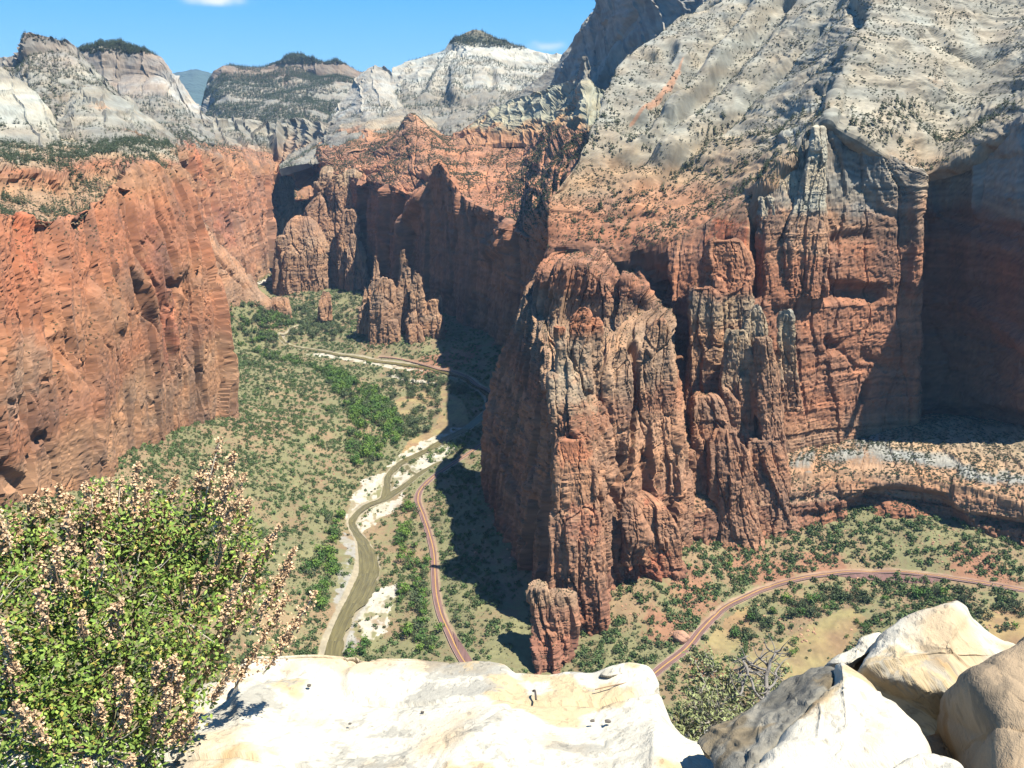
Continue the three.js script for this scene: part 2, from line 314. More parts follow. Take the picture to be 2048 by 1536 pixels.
rise('far_mesa_hill', [[395, 240, 4700], [407, 200, 4700], [414, 174, 4700], [424, 147, 4700], [455, 127, 4700], [513, 131, 4700], [545, 124, 4750], [581, 109, 4800], [608, 113, 4800], [643, 126, 4700], [677, 122, 4700], [723, 140, 4700], [770, 170, 4700]],
  [[395, 305, 3300], [407, 305, 3300], [420, 305, 3300], [440, 305, 3250], [465, 305, 3200], [513, 310, 3150], [545, 315, 3100], [581, 315, 3100], [608, 310, 3150], [643, 310, 3200], [677, 310, 3300], [723, 310, 3400], [770, 310, 3400]], CLIFFY,
  { res: 8, resV: 13, relief: slickRelief({ far: 3, lum: 30, ja: 12, jk: 6, jc: 40, sl: 7, st: 1.2 }), tint: strata({ beds: [[0, GREY], [560, PALE], [655, [0.26, 0.195, 0.14]], [740, [0.25, 0.185, 0.135]], [770, [0.12, 0.125, 0.085]]], wav: 30, blend: 15, varn: 0.25, fine: 4, band: 0.2 }),
    grow: [PINEY(8, [9, 20], 0.34), { kind: 'pine', per: 26, ny: [-1], thr: 0.1, size: [10, 19], y: [748, 1000] }, { kind: 'pine', per: 6, ny: [0.1], thr: 0.3, size: [9, 18], y: [640, 690] }], label: 'pale grey mesa with a wooded red-banded cap closing the canyon head', category: 'mesa' });

rise('left_mesa_hill', [[120, 130, 2700], [150, 108, 2700], [164, 96, 2700], [205, 93, 2720], [239, 90, 2750], [285, 95, 2720], [321, 107, 2700], [333, 122, 2690], [345, 144, 2690], [369, 178, 2680], [403, 219, 2650], [425, 240, 2600]],
  [[120, 270, 2300], [150, 270, 2300], [164, 270, 2300], [205, 270, 2300], [239, 270, 2300], [285, 270, 2280], [321, 272, 2260], [340, 274, 2250], [360, 276, 2250], [385, 280, 2250], [410, 285, 2250], [430, 288, 2250]], [[1, 1], [0.75, 0.62], [0.62, 0.3], [0.4, 0.2], [0.1, 0.12], [0.03, 0.06], [0, 0]],
  { res: 5, resV: 7, relief: slickRelief({ far: 2, lum: 12, ja: 9, jk: 5, jc: 40, sl: 8, st: 0.9 }), tint: strata({ beds: [[0, GREY], [520, [0.36, 0.30, 0.245]], [660, [0.12, 0.125, 0.085]]], wav: 12, blend: 4, varn: 0.3, fine: 3, band: 0.25, stains: [{ at: [375, 195, 2640], r: 90, c: [0.5, 0.46, 0.40], k: 0.9 }] }),
    grow: [{ kind: 'pine', per: 60, ny: [-1], size: [8, 14], y: [648, 1000] }, { kind: 'pine', per: 7, ny: [0.3], thr: 0.35, size: [6, 11], y: [300, 520] }], label: 'flat topped mesa with a smooth pinkish face and wooded rim', category: 'mesa' });

rise('left_knob_hill', [[-120, 120, 2000], [-40, 104, 2000], [0, 112, 2000], [30, 112, 1980], [43, 98, 1960], [52, 78, 1950], [90, 76, 1950], [135, 80, 1950], [155, 92, 1940], [168, 110, 1930], [205, 150, 1900], [239, 186, 1860], [273, 216, 1820], [300, 250, 1800]],
  [[-120, 260, 1500], [-40, 260, 1500], [0, 260, 1500], [30, 260, 1500], [50, 260, 1500], [70, 262, 1500], [100, 262, 1490], [140, 264, 1480], [165, 266, 1470], [190, 268, 1470], [220, 270, 1470], [250, 274, 1470], [280, 278, 1470], [305, 282, 1470]], CLIFFY,
  { res: 4, resV: 6.5, relief: slickRelief({ far: 1.6, lum: 11, ja: 7, jk: 5, jc: 34, sl: 6 }), tint: strata({ beds: [[0, GREY], [470, PALE], [560, [0.33, 0.29, 0.24]], [625, [0.30, 0.24, 0.195]]], wav: 20, varn: 0.35, fine: 2.4, band: 0.3 }),
    grow: [PINEY(13, [4.5, 10], 0.33, 60), { kind: 'pine', per: 26, ny: [-1], size: [5, 10], y: [615, 900] }], label: 'craggy grey knob with a flat top rising over the rim', category: 'hill' });

rise('left_dome_hill', [[-240, 110, 1420], [-120, 118, 1420], [-40, 124, 1400], [0, 132, 1390], [40, 160, 1370], [70, 184, 1350], [95, 215, 1330], [112, 245, 1310], [122, 285, 1290]],
  [[-240, 320, 1080], [-120, 320, 1080], [-40, 320, 1080], [0, 320, 1090], [40, 318, 1095], [70, 318, 1100], [100, 318, 1110], [118, 316, 1120], [126, 315, 1130]], EVEN,
  { res: 3, resV: 5, relief: slickRelief({ far: 1.1, lum: 6, ja: 4, jk: 4, jc: 50 }), tint: strata({ beds: [[0, BUFF], [400, PALE], [430, [0.46, 0.43, 0.35]], [500, PALE]], wav: 12, varn: 0.12, fine: 1.7, band: 0.2 }),
    grow: [PINEY(8, [3, 8], 0.4, 40), { kind: 'pine', per: 40, ny: [0.1], size: [4, 8], thr: 0.62, patch: 30 }], label: 'cream white slickrock dome dotted with pines above the red wall', category: 'hill' });

rise('left_middle_dome_hill', [[95, 262, 1500], [125, 220, 1520], [150, 180, 1560], [190, 170, 1600], [225, 185, 1620], [262, 205, 1640], [290, 228, 1650], [320, 250, 1650], [350, 272, 1640]],
  [[95, 320, 1180], [125, 318, 1190], [150, 316, 1200], [190, 308, 1230], [225, 300, 1260], [262, 296, 1300], [290, 296, 1330], [320, 300, 1360], [350, 304, 1380]], EVEN,
  { res: 3, resV: 5, relief: slickRelief({ far: 1.3, lum: 7, ja: 6, jk: 5, jc: 40 }), tint: strata({ beds: [[0, BUFF], [395, GREY], [440, PALE]], wav: 14, varn: 0.15, fine: 2, band: 0.24, stains: [{ at: [205, 232, 1500], r: 22, c: [0.55, 0.33, 0.2], k: 0.8 }, { at: [275, 262, 1420], r: 20, c: ORANGE, k: 0.8 }] }),
    grow: [PINEY(10, [3.5, 8], 0.36, 46)], label: 'grey white slickrock hummock with scattered pines beside the dome', category: 'hill' });

// white mesa in the middle distance
rise('white_mesa_hill', [[700, 250, 3500], [740, 200, 3600], [770, 160, 3700], [786, 142, 3750], [808, 120, 3780], [856, 109, 3800], [887, 96, 3800], [908, 79, 3830], [935, 67, 3860], [959, 64, 3880], [983, 72, 3880], [1027, 92, 3880], [1079, 106, 3880], [1116, 113, 3850], [1160, 118, 3850], [1250, 110, 3850]],
  [[700, 300, 2700], [740, 296, 2700], [770, 292, 2700], [795, 290, 2700], [830, 288, 2700], [860, 285, 2700], [890, 280, 2700], [910, 276, 2700], [935, 272, 2700], [959, 268, 2700], [983, 262, 2700], [1027, 255, 2700], [1079, 245, 2700], [1116, 240, 2700], [1160, 235, 2700], [1250, 230, 2700]], [[1, 1], [0.85, 0.7], [0.7, 0.5], [0.45, 0.3], [0.22, 0.2], [0.16, 0.1], [0, 0]],
  { res: 6.5, resV: 11, relief: slickRelief({ far: 2.6, lum: 18, ja: 9, jk: 4, jc: 30, sl: 6, st: 0.9 }), tint: strata({ beds: [[0, GREY], [560, [0.42, 0.39, 0.325]], [690, [0.52, 0.495, 0.42]], [770, [0.13, 0.13, 0.085]], [800, [0.20, 0.175, 0.115]]], wav: 8, blend: 5, varn: 0.08, fine: 4, band: 0.18 }),
    carve: [{ p: [[935, 135], [942, 180], [952, 225]], w: 30, d: -34, taper: 1 }, { p: [[985, 140], [978, 185]], w: 22, d: -24, taper: 1 }, { p: [[905, 110], [880, 150], [850, 200]], w: 30, d: 26 }, { p: [[800, 130], [790, 165]], w: 22, d: -25 }, { p: [[905, 160], [915, 200], [922, 235]], w: 26, d: 26 }],
    grow: [{ kind: 'pine', per: 8, ny: [-1], size: [8, 15], y: [800, 1100], thr: 0.25 }, { kind: 'pine', per: 22, ny: [-1], size: [8, 15], y: [758, 800] }, PINEY(4.5, [7, 13], 0.4)], label: 'white cliffed mesa with a conical wooded cap', category: 'mesa' });

rise('white_ridge_hill', [[560, 330, 2900], [600, 300, 2950], [640, 262, 3050], [665, 220, 3150], [700, 180, 3250], [725, 150, 3300], [735, 138, 3320], [752, 133, 3320], [771, 138, 3300], [786, 160, 3250], [800, 210, 3150], [815, 260, 3050]],
  [[560, 345, 2500], [600, 335, 2500], [640, 325, 2500], [665, 318, 2500], [700, 310, 2500], [725, 306, 2500], [735, 304, 2500], [752, 302, 2500], [771, 300, 2500], [786, 300, 2500], [800, 300, 2500], [815, 300, 2500]], EVEN,
  { res: 6, resV: 9, relief: slickRelief({ far: 2.2, lum: 14, ja: 9, jk: 6 }), tint: strata({ beds: [[0, GREY], [470, [0.42, 0.385, 0.325]]], varn: 0.15, fine: 3.5, band: 0.16 }), grow: [PINEY(8, [6, 12], 0.4)], label: 'smooth white slickrock ridge left of the white mesa', category: 'hill' });

// the head of the canyon: pale slopes dropping into the narrows
rise('canyon_head_hill', [[330, 248, 3000], [400, 232, 3050], [450, 240, 3050], [500, 236, 3100], [550, 244, 3100], [600, 238, 3100], [640, 246, 3000], [700, 262, 2900]],
  [[330, 330, 2300], [400, 336, 2380], [450, 340, 2520], [500, 345, 2700], [550, 350, 2900], [600, 346, 2880], [640, 342, 2780], [700, 336, 2650]], EVEN,
  { res: 4.6, resV: 8, relief: slickRelief({ far: 1.9, lum: 20, ja: 16, jk: 14, jc: 34 }), tint: strata({ beds: [[0, ORANGE], [330, [0.40, 0.27, 0.18]], [375, GREY], [420, PALE]], wav: 22, varn: 0.25, fine: 3, band: 0.2 }), carve: [{ p: [[560, 262], [548, 290], [560, 330]], w: 26, d: -60, taper: 1 }, { p: [[640, 262], [628, 290]], w: 16, d: -30, taper: 1 }],
    grow: [PINEY(20, [4, 10], 0.32, 70)], label: 'wooded pale slickrock slopes around the dark slot of the narrows', category: 'hill' });

// ---------------------------------------------------------------- the wall on the left
const LEFTBEDS = strata({ beds: [[0, [0.41, 0.20, 0.105]], [90, [0.43, 0.225, 0.12]], [165, RED], [215, [0.42, 0.19, 0.095]], [270, [0.42, 0.165, 0.082]], [352, ORANGE], [398, BUFF]], wav: 26, blend: 22, varn: 0.5, band: 0.17, tilt: 0.03,
  stains: [{ at: [90, 470, 690], r: 34, c: [0.45, 0.125, 0.052], k: 0.75 }, { at: [30, 520, 640], r: 40, c: [0.44, 0.15, 0.07], k: 0.6 }, { at: [60, 720, 630], r: 26, c: [0.38, 0.31, 0.23], k: 0.3 }, { at: [20, 800, 600], r: 24, c: [0.38, 0.31, 0.23], k: 0.25 }, { at: [25, 960, 560], r: 22, c: [0.38, 0.31, 0.23], k: 0.25 }, { at: [330, 600, 930], r: 34, c: [0.46, 0.16, 0.09], k: 0.7, ys: 0.4 }, { at: [210, 650, 800], r: 30, c: [0.30, 0.17, 0.10], k: 0.6 }] });
const cutBack = r => [...r.slice(0, 7), r[6].map((v, i) => lerp(v, r[7][i], 0.55))];
const LB = [[-170, 1200, 452], [-60, 1110, 500], [70, 1018, 600], [170, 962, 690], [262, 905, 800], [350, 868, 920], [462, 836, 1040], [452, 796, 1190], [425, 740, 1500]];
const LM = [[-170, 790, 500], [-60, 745, 540], [60, 702, 635], [155, 672, 720], [243, 640, 825], [330, 612, 940], [438, 612, 1052], [430, 595, 1195], [412, 575, 1500]];
const LU = [[-170, 570, 535], [-60, 545, 575], [50, 532, 665], [140, 522, 745], [218, 492, 848], [305, 455, 958], [396, 455, 1062], [386, 445, 1200], [370, 430, 1500]];
const LR = [[-170, 446, 560], [-60, 434, 600], [40, 436, 690], [130, 440, 770], [205, 402, 870], [275, 335, 985], [350, 345, 1078], [338, 333, 1200], [320, 322, 1500]];
skin('left_cliff_terrain', net([LB.map(q => [q[0], q[1] + 70, q[2] - 12]), LB, LM, LU, LR, LR.map(q => [q[0] - 4, q[1] - 4, q[2] + 26])].map(cutBack), 1.42, false, 1.42), {
  relief: cliffRelief({ c1: 40, t1: 6, a1: 11, k1: 7, b1: 1.2, c2: 13, t2: 6, a2: 3.4, k2: 2.6, c3: 4.4, t3: 4, a3: 0.6, st: 0.16, sl: 6, fb: 0.5, lean: -0.03 }), tint: LEFTBEDS,
  carve: [{ p: [[248, 395], [266, 480], [288, 560], [322, 650]], w: 12, d: -30 }, { p: [[232, 350], [250, 385]], w: 13, d: -18 }, { p: [[300, 400], [340, 520], [352, 590]], w: 7, d: -15 }, { p: [[258, 540], [282, 610], [305, 680]], w: 8, d: -18, taper: 1 }, { p: [[215, 480], [232, 600]], w: 6, d: -11, taper: 1 }, { p: [[100, 560], [118, 660]], w: 5, d: -9, taper: 1 }, { p: [[362, 380], [392, 470]], w: 5, d: -11, taper: 1 }, { p: [[340, 640], [352, 760]], w: 5, d: -9, taper: 1 }, { p: [[160, 760], [185, 860]], w: 5, d: -8, taper: 1 }, { p: [[20, 880], [40, 960]], w: 4, d: -8, taper: 1 }, { p: [[330, 330], [372, 420]], w: 4, d: -7, taper: 1 }, { p: [[150, 455], [165, 440]], w: 9, d: -10 }, { p: [[288, 720], [297, 790]], w: 3.5, d: -7, taper: 1 }, { p: [[403, 740], [415, 815]], w: 3.5, d: -7, taper: 1 }, { p: [[50, 800], [62, 850]], w: 2.6, d: -6, taper: 1 },
    { p: [[285, 430], [330, 560], [352, 690]], w: 10, d: 6, e: 1 }, { p: [[205, 430], [225, 560], [240, 640]], w: 16, d: 7, e: 1 }, { p: [[60, 480], [80, 560], [95, 660]], w: 20, d: -8, e: 1 }, { p: [[10, 640], [30, 740], [60, 850]], w: 4, d: -5, taper: 1 }, { p: [[120, 620], [150, 720], [190, 840]], w: 3.5, d: -5, taper: 1 }],
  grow: [{ kind: 'scrub', per: 34, ny: [0.42], thr: 0.5, patch: 26, size: [0.9, 2.4] }], label: 'tall red sandstone wall with vertical cracks along the canyon', category: 'cliff' });
const LR2 = [[-170, 398, 680], [-60, 390, 730], [40, 388, 840], [130, 388, 905], [200, 352, 985], [262, 304, 1085], [330, 306, 1190], [345, 312, 1350], [335, 305, 1650]];
const LR3 = [[-170, 328, 730], [-60, 322, 770], [40, 326, 880], [130, 330, 945], [205, 312, 1030], [262, 292, 1130], [328, 296, 1240], [350, 302, 1400], [345, 298, 1700]];
const LR4 = [[-170, 296, 920], [-60, 292, 960], [40, 300, 1050], [130, 300, 1130], [205, 292, 1200], [270, 280, 1330], [325, 284, 1450], [340, 288, 1650], [342, 290, 1900]];
const LR5 = [[-170, 260, 1425], [-60, 258, 1450], [40, 258, 1500], [130, 258, 1600], [205, 258, 1700], [280, 262, 1850], [325, 268, 2000], [340, 274, 2200], [342, 280, 2500]];
skin('left_bench_terrain', net([LR.map(q => [q[0], q[1] + 8, q[2] + 6]), LR.map(q => [q[0], q[1] - 5, q[2] + 30]), LR2, LR3, LR4, LR5], 2.5, false, 5), {
  relief: cliffRelief({ c1: 26, a1: 6, k1: 3, b1: 3, c2: 9, a2: 2, st: 1.2, flat: 0.55 }), tint: strata({ beds: [[0, [0.42, 0.26, 0.15]], [378, [0.42, 0.22, 0.12]], [386, RED], [398, [0.42, 0.29, 0.18]], [408, [0.37, 0.32, 0.235]], [428, PALE]], wav: 10, blend: 6, varn: 0.2, band: 0.25 }),
  carve: [{ p: [[228, 345], [250, 372]], w: 14, d: -16 }],
  grow: [{ kind: 'scrub', per: 30, ny: [0.5], thr: 0.36, patch: 30, size: [1, 2.6] }, { kind: 'pine', per: 9, ny: [0.4], thr: 0.35, patch: 50, size: [3, 8] }, { kind: 'pine', per: 34, ny: [0.4], thr: 0.6, patch: 40, size: [4, 9] }], label: 'rocky bench with pines and scrub above the red wall', category: 'terrain' });

// second wall with tall fins, farther up the canyon
const REDW = (o = {}) => strata({ beds: [[0, [0.40, 0.22, 0.125]], [80, [0.42, 0.20, 0.11]], [190, RED], [300, ORANGE], [392, GREY]], wav: 26, blend: 25, varn: 0.45, band: 0.26, fine: 1.8, ...o });
{
  const B = [[340, 660, 1600], [410, 612, 1830], [455, 588, 1960], [500, 560, 2120], [528, 545, 2260], [545, 500, 2450], [556, 470, 2600], [545, 455, 2750]];
  const M = [[325, 480, 1640], [390, 470, 1860], [440, 470, 2000], [480, 465, 2150], [515, 450, 2300], [540, 430, 2480], [552, 420, 2620], [545, 415, 2750]];
  const U = [[312, 355, 1680], [374, 348, 1890], [425, 365, 2040], [465, 368, 2190], [500, 368, 2340], [532, 375, 2500], [545, 372, 2640], [540, 370, 2750]];
  const R = [[300, 296, 1740], [365, 288, 1940], [410, 300, 2090], [450, 312, 2240], [490, 318, 2380], [525, 328, 2530], [545, 330, 2680], [545, 330, 2780]];
  skin('fin_wall_terrain', net([B.map(q => [q[0], q[1] + 30, q[2] - 10]), B, M, U, R, R.map(q => [q[0] - 10, q[1] - 26, q[2] + 260])], 2.8, false, 3.2), {
    relief: cliffRelief({ c1: 44, a1: 16, k1: 8, b1: 7, c2: 16, a2: 4, c3: 6, a3: 1.4, st: 1.2, sl: 9, lean: -0.05, t1: 4 }), tint: REDW({ stains: [{ at: [395, 330, 2000], r: 60, c: [0.46, 0.14, 0.06], k: 0.7 }, { at: [440, 460, 2050], r: 60, c: [0.45, 0.15, 0.09], k: 0.5 }] }),
    carve: [{ p: [[380, 305], [390, 345], [405, 392]], w: 11, d: -26, taper: 1 }, { p: [[402, 285], [416, 330], [428, 355]], w: 7, d: -26, taper: 1 }, { p: [[395, 380], [410, 410]], w: 9, d: -22 }, { p: [[428, 390], [433, 430]], w: 8, d: -18 }, { p: [[450, 365], [462, 395]], w: 12, d: -16 }, { p: [[480, 480], [490, 520]], w: 8, d: -14, taper: 1 }, { p: [[462, 300], [470, 325]], w: 8, d: -20 }],
    grow: [{ kind: 'scrub', per: 12, ny: [0.45], thr: 0.5, patch: 40, size: [1.6, 4] }, { kind: 'pine', per: 12, ny: [0.4], thr: 0.3, patch: 60, size: [4, 9], y: [375, 600] }], label: 'red wall with tall leaning fins farther up the canyon', category: 'cliff' });
  const b = [[415, 630, 1620], [440, 622, 1640], [470, 616, 1680], [505, 612, 1720], [535, 606, 1760], [540, 596, 1820]];
  const m = [[405, 540, 1660], [432, 530, 1680], [460, 530, 1720], [485, 550, 1755], [508, 575, 1780], [525, 585, 1830]];
  const t = [[392, 440, 1720], [415, 460, 1740], [442, 492, 1770], [470, 520, 1800], [495, 553, 1820], [515, 575, 1860]];
  skin('slab_terrain', net([b.map(q => [q[0], q[1] + 16, q[2] - 8]), b, m, t, t.map(q => [q[0], q[1] - 4, q[2] + 60])], 2.0), { relief: cliffRelief({ c1: 40, a1: 5, k1: 6, b1: 3, c2: 14, a2: 1.6, st: 1, sl: 8 }), tint: REDW({ varn: 0.2, beds: [[0, [0.42, 0.24, 0.14]], [120, [0.43, 0.23, 0.13]], [250, RED]] }), carve: [{ p: [[425, 505], [452, 530], [460, 552]], w: 6, d: -14, taper: 1 }, { p: [[478, 558], [494, 582]], w: 5, d: -10, taper: 1 }], grow: [{ kind: 'scrub', per: 10, ny: [0.5], thr: 0.5, size: [1.5, 3.4] }], label: 'tilted tan sandstone slab at the foot of the left wall', category: 'cliff' });
  const nb = [[540, 470, 2900], [575, 470, 2850], [610, 460, 2800], [650, 450, 2700], [720, 450, 2600]], nt = [[535, 345, 2980], [575, 340, 2930], [610, 335, 2900], [650, 330, 2800], [720, 325, 2700]];
  skin('narrows_wall_terrain', net([nb, nb.map((q, i) => [q[0], (q[1] + nt[i][1]) / 2, q[2] + 30]), nt, nt.map(q => [q[0], q[1] - 40, q[2] + 160])], 3.2), { relief: cliffRelief({ c1: 50, a1: 12, k1: 8, b1: 1, c2: 20, a2: 4, st: 1.2, sl: 10 }), tint: REDW({ varn: 0.6, beds: [[0, [0.34, 0.19, 0.11]], [170, [0.28, 0.19, 0.13]], [225, GREY]] }), grow: [{ kind: 'pine', per: 40, ny: [0.3], thr: 0.2, size: [5, 10] }], label: 'shaded wall where the canyon narrows', category: 'cliff' });
}

// ---------------------------------------------------------------- middle of the canyon
// a rock column given by its outline: levels [py, left px, right px, distance], top first
function column(name, levels, o) {
  const rows = [], K = o.sides ?? 18, pw = o.square ?? 0.62, dp = o.deep ?? 0.9, L = levels.slice();
  const first = L[0], cx0 = (first[1] + first[2]) / 2;
  const sm = [[first[0] - 1, cx0 - 0.3, cx0 + 0.3, first[3]], ...L];
  for (const [py, l, r, d] of sm) {
    const a = P(l, py, d), b = P(r, py, d), cx = (a[0] + b[0]) / 2, w = (b[0] - a[0]) / 2, row = [];
    for (let k = 0; k <= K; k++) {
      const t = (o.whole ? Math.PI / 2 + (k / K) * Math.PI * 2 : Math.PI * (0.8 + 1.4 * k / K)), c = Math.cos(t), s = Math.sin(t);
      row.push([cx + Math.sign(c) * Math.pow(Math.abs(c), pw) * w, a[1], -d - Math.sign(s) * Math.pow(Math.abs(s), pw) * w * dp]);
    }
    rows.push(row);
  }
  return skin(name, net(rows.reverse(), o.res, true), { flip: o.flipIt ?? false, ...o });
}
const COLR = (k = 1, o = {}) => cliffRelief({ c1: 15 * k, a1: 4.4 * k, k1: 3 * k, b1: 1, c2: 6 * k, a2: 1.7 * k, k2: 1.0 * k, t2: 3, c3: 2.4 * k, a3: 0.6 * k, st: 0.4 * k, sl: 4 * k, fb: 0.4 * k, t1: 5, ...o });

const REDSLOPE = strata({ beds: [[0, RED], [300, [0.44, 0.20, 0.105]], [425, [0.46, 0.235, 0.13]], [470, [0.45, 0.33, 0.2]], [500, GREY]], wav: 16, blend: 10, varn: 0.12, band: 0.34, fine: 2 });
{ // shaded wall: rim and foot
  const B = [[662, 560, 2330], [698, 567, 2240], [740, 574, 2130], [790, 590, 2010], [840, 612, 1890], [880, 632, 1790], [930, 655, 1690], [980, 684, 1560], [1040, 725, 1370], [1110, 800, 1170]];
  const M = [[658, 462, 2334], [696, 465, 2244], [742, 470, 2134], [792, 480, 2014], [842, 492, 1894], [882, 480, 1795], [932, 505, 1695], [985, 535, 1566], [1045, 590, 1378], [1110, 650, 1180]];
  const R = [[655, 348, 2342], [692, 360, 2250], [742, 370, 2140], [788, 380, 2020], [838, 400, 1900], [877, 336, 1802], [930, 402, 1704], [985, 430, 1576], [1046, 474, 1395], [1110, 510, 1220]];
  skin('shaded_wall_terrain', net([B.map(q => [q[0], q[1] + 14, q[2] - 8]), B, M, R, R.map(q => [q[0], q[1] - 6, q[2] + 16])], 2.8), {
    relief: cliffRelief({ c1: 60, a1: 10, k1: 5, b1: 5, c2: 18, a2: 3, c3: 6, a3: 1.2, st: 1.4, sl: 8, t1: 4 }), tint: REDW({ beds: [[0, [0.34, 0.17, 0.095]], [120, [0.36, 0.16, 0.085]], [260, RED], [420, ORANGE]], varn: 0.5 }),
    carve: [{ p: [[775, 385], [768, 480], [760, 560]], w: 22, d: 26, e: 0.8 }, { p: [[725, 380], [722, 480]], w: 30, d: -34, e: 0.4 }, { p: [[800, 400], [796, 520]], w: 20, d: -30, e: 0.4 }, { p: [[845, 395], [815, 440], [808, 560]], w: 22, d: 22, e: 0.8 }, { p: [[1000, 455], [1020, 480], [975, 495]], w: 26, d: 16, e: 0.8 }],
    grow: [{ kind: 'scrub', per: 6, ny: [0.5], thr: 0.5, size: [1.6, 3.4] }], label: 'great shaded red wall below the pointed red shoulder', category: 'cliff' });
  // lit slope above it
  const S0 = [...R.map(q => [q[0], q[1] + 5, q[2] + 4]), [1190, 530, 1160]];
  const S1 = [[650, 332, 2420], [690, 337, 2340], [742, 342, 2240], [790, 347, 2140], [835, 352, 2040], [880, 345, 1950], [935, 370, 1860], [990, 395, 1760], [1040, 425, 1560], [1112, 440, 1140], [1200, 470, 1150]];
  const S2 = [[640, 312, 2560], [685, 302, 2480], [740, 300, 2420], [785, 288, 2330], [828, 275, 2260], [880, 305, 2180], [940, 318, 2100], [1000, 330, 2030], [1052, 345, 1840], [1136, 380, 1172], [1215, 400, 1200]];
  const S3 = [[635, 304, 2680], [680, 291, 2600], [735, 285, 2520], [788, 272, 2450], [828, 230, 2380], [885, 286, 2330], [945, 288, 2280], [1005, 290, 2200], [1062, 290, 2050], [1165, 322, 1240], [1235, 330, 1260]];
  const S4 = [[625, 300, 2900], [675, 286, 2850], [735, 280, 2800], [788, 270, 2700], [828, 250, 2620], [885, 276, 2700], [945, 270, 2650], [1005, 255, 2550], [1070, 245, 2350], [1192, 268, 1330], [1255, 270, 1350]];
  skin('red_slope_terrain', net([S0, S1, S2, S3, S4].map(r => [[r[0][0] - 6, r[0][1] + 90, r[0][2] + 20], ...r]), 2.9, false, 5), { relief: slickRelief({ far: 1.4, lum: 7, ja: 4, jk: 5, st: 1.6, sl: 5, jc: 50 }), tint: REDSLOPE,
    carve: [{ p: [[877, 332], [850, 350]], w: 14, d: 18 }],
    grow: [{ kind: 'scrub', per: 9, ny: [0.2], thr: 0.25, patch: 60, size: [1.4, 3.6] }, { kind: 'scrub', per: 34, ny: [0.2], thr: 0.52, patch: 50, size: [1.6, 4.2] }, { kind: 'pine', per: 2.5, ny: [0.3], thr: 0.5, size: [4, 9] }], label: 'sunlit banded orange slickrock slope dotted with shrubs', category: 'terrain' });
  // wooded saddle behind the red pyramid and grey green knolls up to the big dome
  rise('wooded_saddle_hill', [[590, 322, 2750], [630, 296, 2800], [665, 270, 2850], [700, 240, 2900], [730, 222, 2900], [770, 216, 2900], [800, 214, 2900], [840, 222, 2880], [870, 240, 2860], [900, 262, 2850], [930, 262, 2800], [960, 232, 2750], [1000, 212, 2700]],
    [[590, 400, 2420], [630, 392, 2420], [665, 350, 2440], [700, 304, 2450], [730, 300, 2450], [770, 300, 2450], [800, 296, 2450], [840, 300, 2420], [870, 306, 2400], [900, 310, 2380], [930, 305, 2360], [960, 302, 2340], [1000, 300, 2320]], EVEN,
    { res: 5, resV: 8, relief: slickRelief({ far: 1.8, lum: 10, ja: 6, jk: 4 }), tint: strata({ beds: [[0, ORANGE], [425, [0.38, 0.31, 0.22]], [460, GREY]], varn: 0.1, fine: 3, band: 0.2 }), grow: [{ kind: 'pine', per: 16, ny: [0.15], thr: 0.3, patch: 90, size: [5, 11] }], label: 'wooded saddle behind the red pyramid', category: 'hill' });
  rise('green_knoll_hill', [[880, 285, 2500], [920, 262, 2500], [955, 235, 2480], [985, 216, 2450], [1020, 198, 2420], [1055, 190, 2350], [1085, 186, 2300], [1110, 176, 2250], [1130, 165, 2200], [1150, 150, 2150], [1163, 118, 2120], [1172, 112, 2110], [1180, 150, 2080], [1195, 175, 2050], [1230, 190, 2000]],
    [[880, 305, 2280], [920, 300, 2250], [955, 296, 2230], [985, 292, 2210], [1020, 290, 2180], [1055, 290, 2130], [1085, 294, 2060], [1110, 300, 1990], [1130, 306, 1930], [1150, 312, 1870], [1163, 316, 1830], [1172, 318, 1800], [1180, 322, 1760], [1195, 326, 1720], [1230, 330, 1650]], [[1, 1], [0.75, 0.86], [0.5, 0.6], [0.3, 0.3], [0.1, 0.05], [0, 0]],
    { res: 3.6, resV: 5.5, relief: slickRelief({ far: 1.5, lum: 16, ja: 5, jk: 4, jc: 30, st: 1.8 }), tint: strata({ beds: [[0, ORANGE], [428, [0.46, 0.28, 0.14]], [446, [0.40, 0.36, 0.24]], [470, [0.42, 0.39, 0.28]], [540, GREY]], wav: 22, blend: 10, varn: 0.22, fine: 2.4, band: 0.3, stains: [{ at: [1130, 220, 2050], r: 55, c: [0.48, 0.26, 0.10], k: 0.8 }, { at: [1090, 255, 2000], r: 60, c: [0.46, 0.27, 0.13], k: 0.7 }] }),
      carve: [{ p: [[990, 210], [975, 255]], w: 12, d: -26, taper: 1 }], grow: [PINEY(4, [3, 8], 0.36, 60), { kind: 'scrub', per: 12, ny: [0.2], thr: 0.3, size: [1.5, 3.5] }], label: 'grey green knobbly knolls with a small spire under the big dome', category: 'hill' });
  rise('wooded_skirt_hill', [[1000, 230, 2900], [1040, 190, 2900], [1070, 162, 2900], [1095, 140, 2900], [1115, 122, 2900], [1135, 96, 2900], [1150, 76, 2900], [1165, 50, 2900], [1190, 20, 2900], [1240, -40, 2900]],
    [[1000, 250, 2500], [1040, 250, 2480], [1070, 250, 2460], [1095, 250, 2440], [1115, 250, 2420], [1135, 250, 2400], [1150, 250, 2380], [1170, 250, 2360], [1200, 250, 2340], [1260, 250, 2300]], EVEN,
    { res: 6, resV: 9, relief: slickRelief({ far: 1.8, lum: 8, ja: 4, jk: 4 }), tint: strata({ beds: [[0, GREY], [600, [0.36, 0.33, 0.27]]], varn: 0.2, fine: 3 }), grow: [{ kind: 'pine', per: 14, ny: [0.15], thr: 0.2, size: [5, 11], y: [0, 640] }], label: 'dark wooded skirt of the big dome against the sky', category: 'hill' });
}

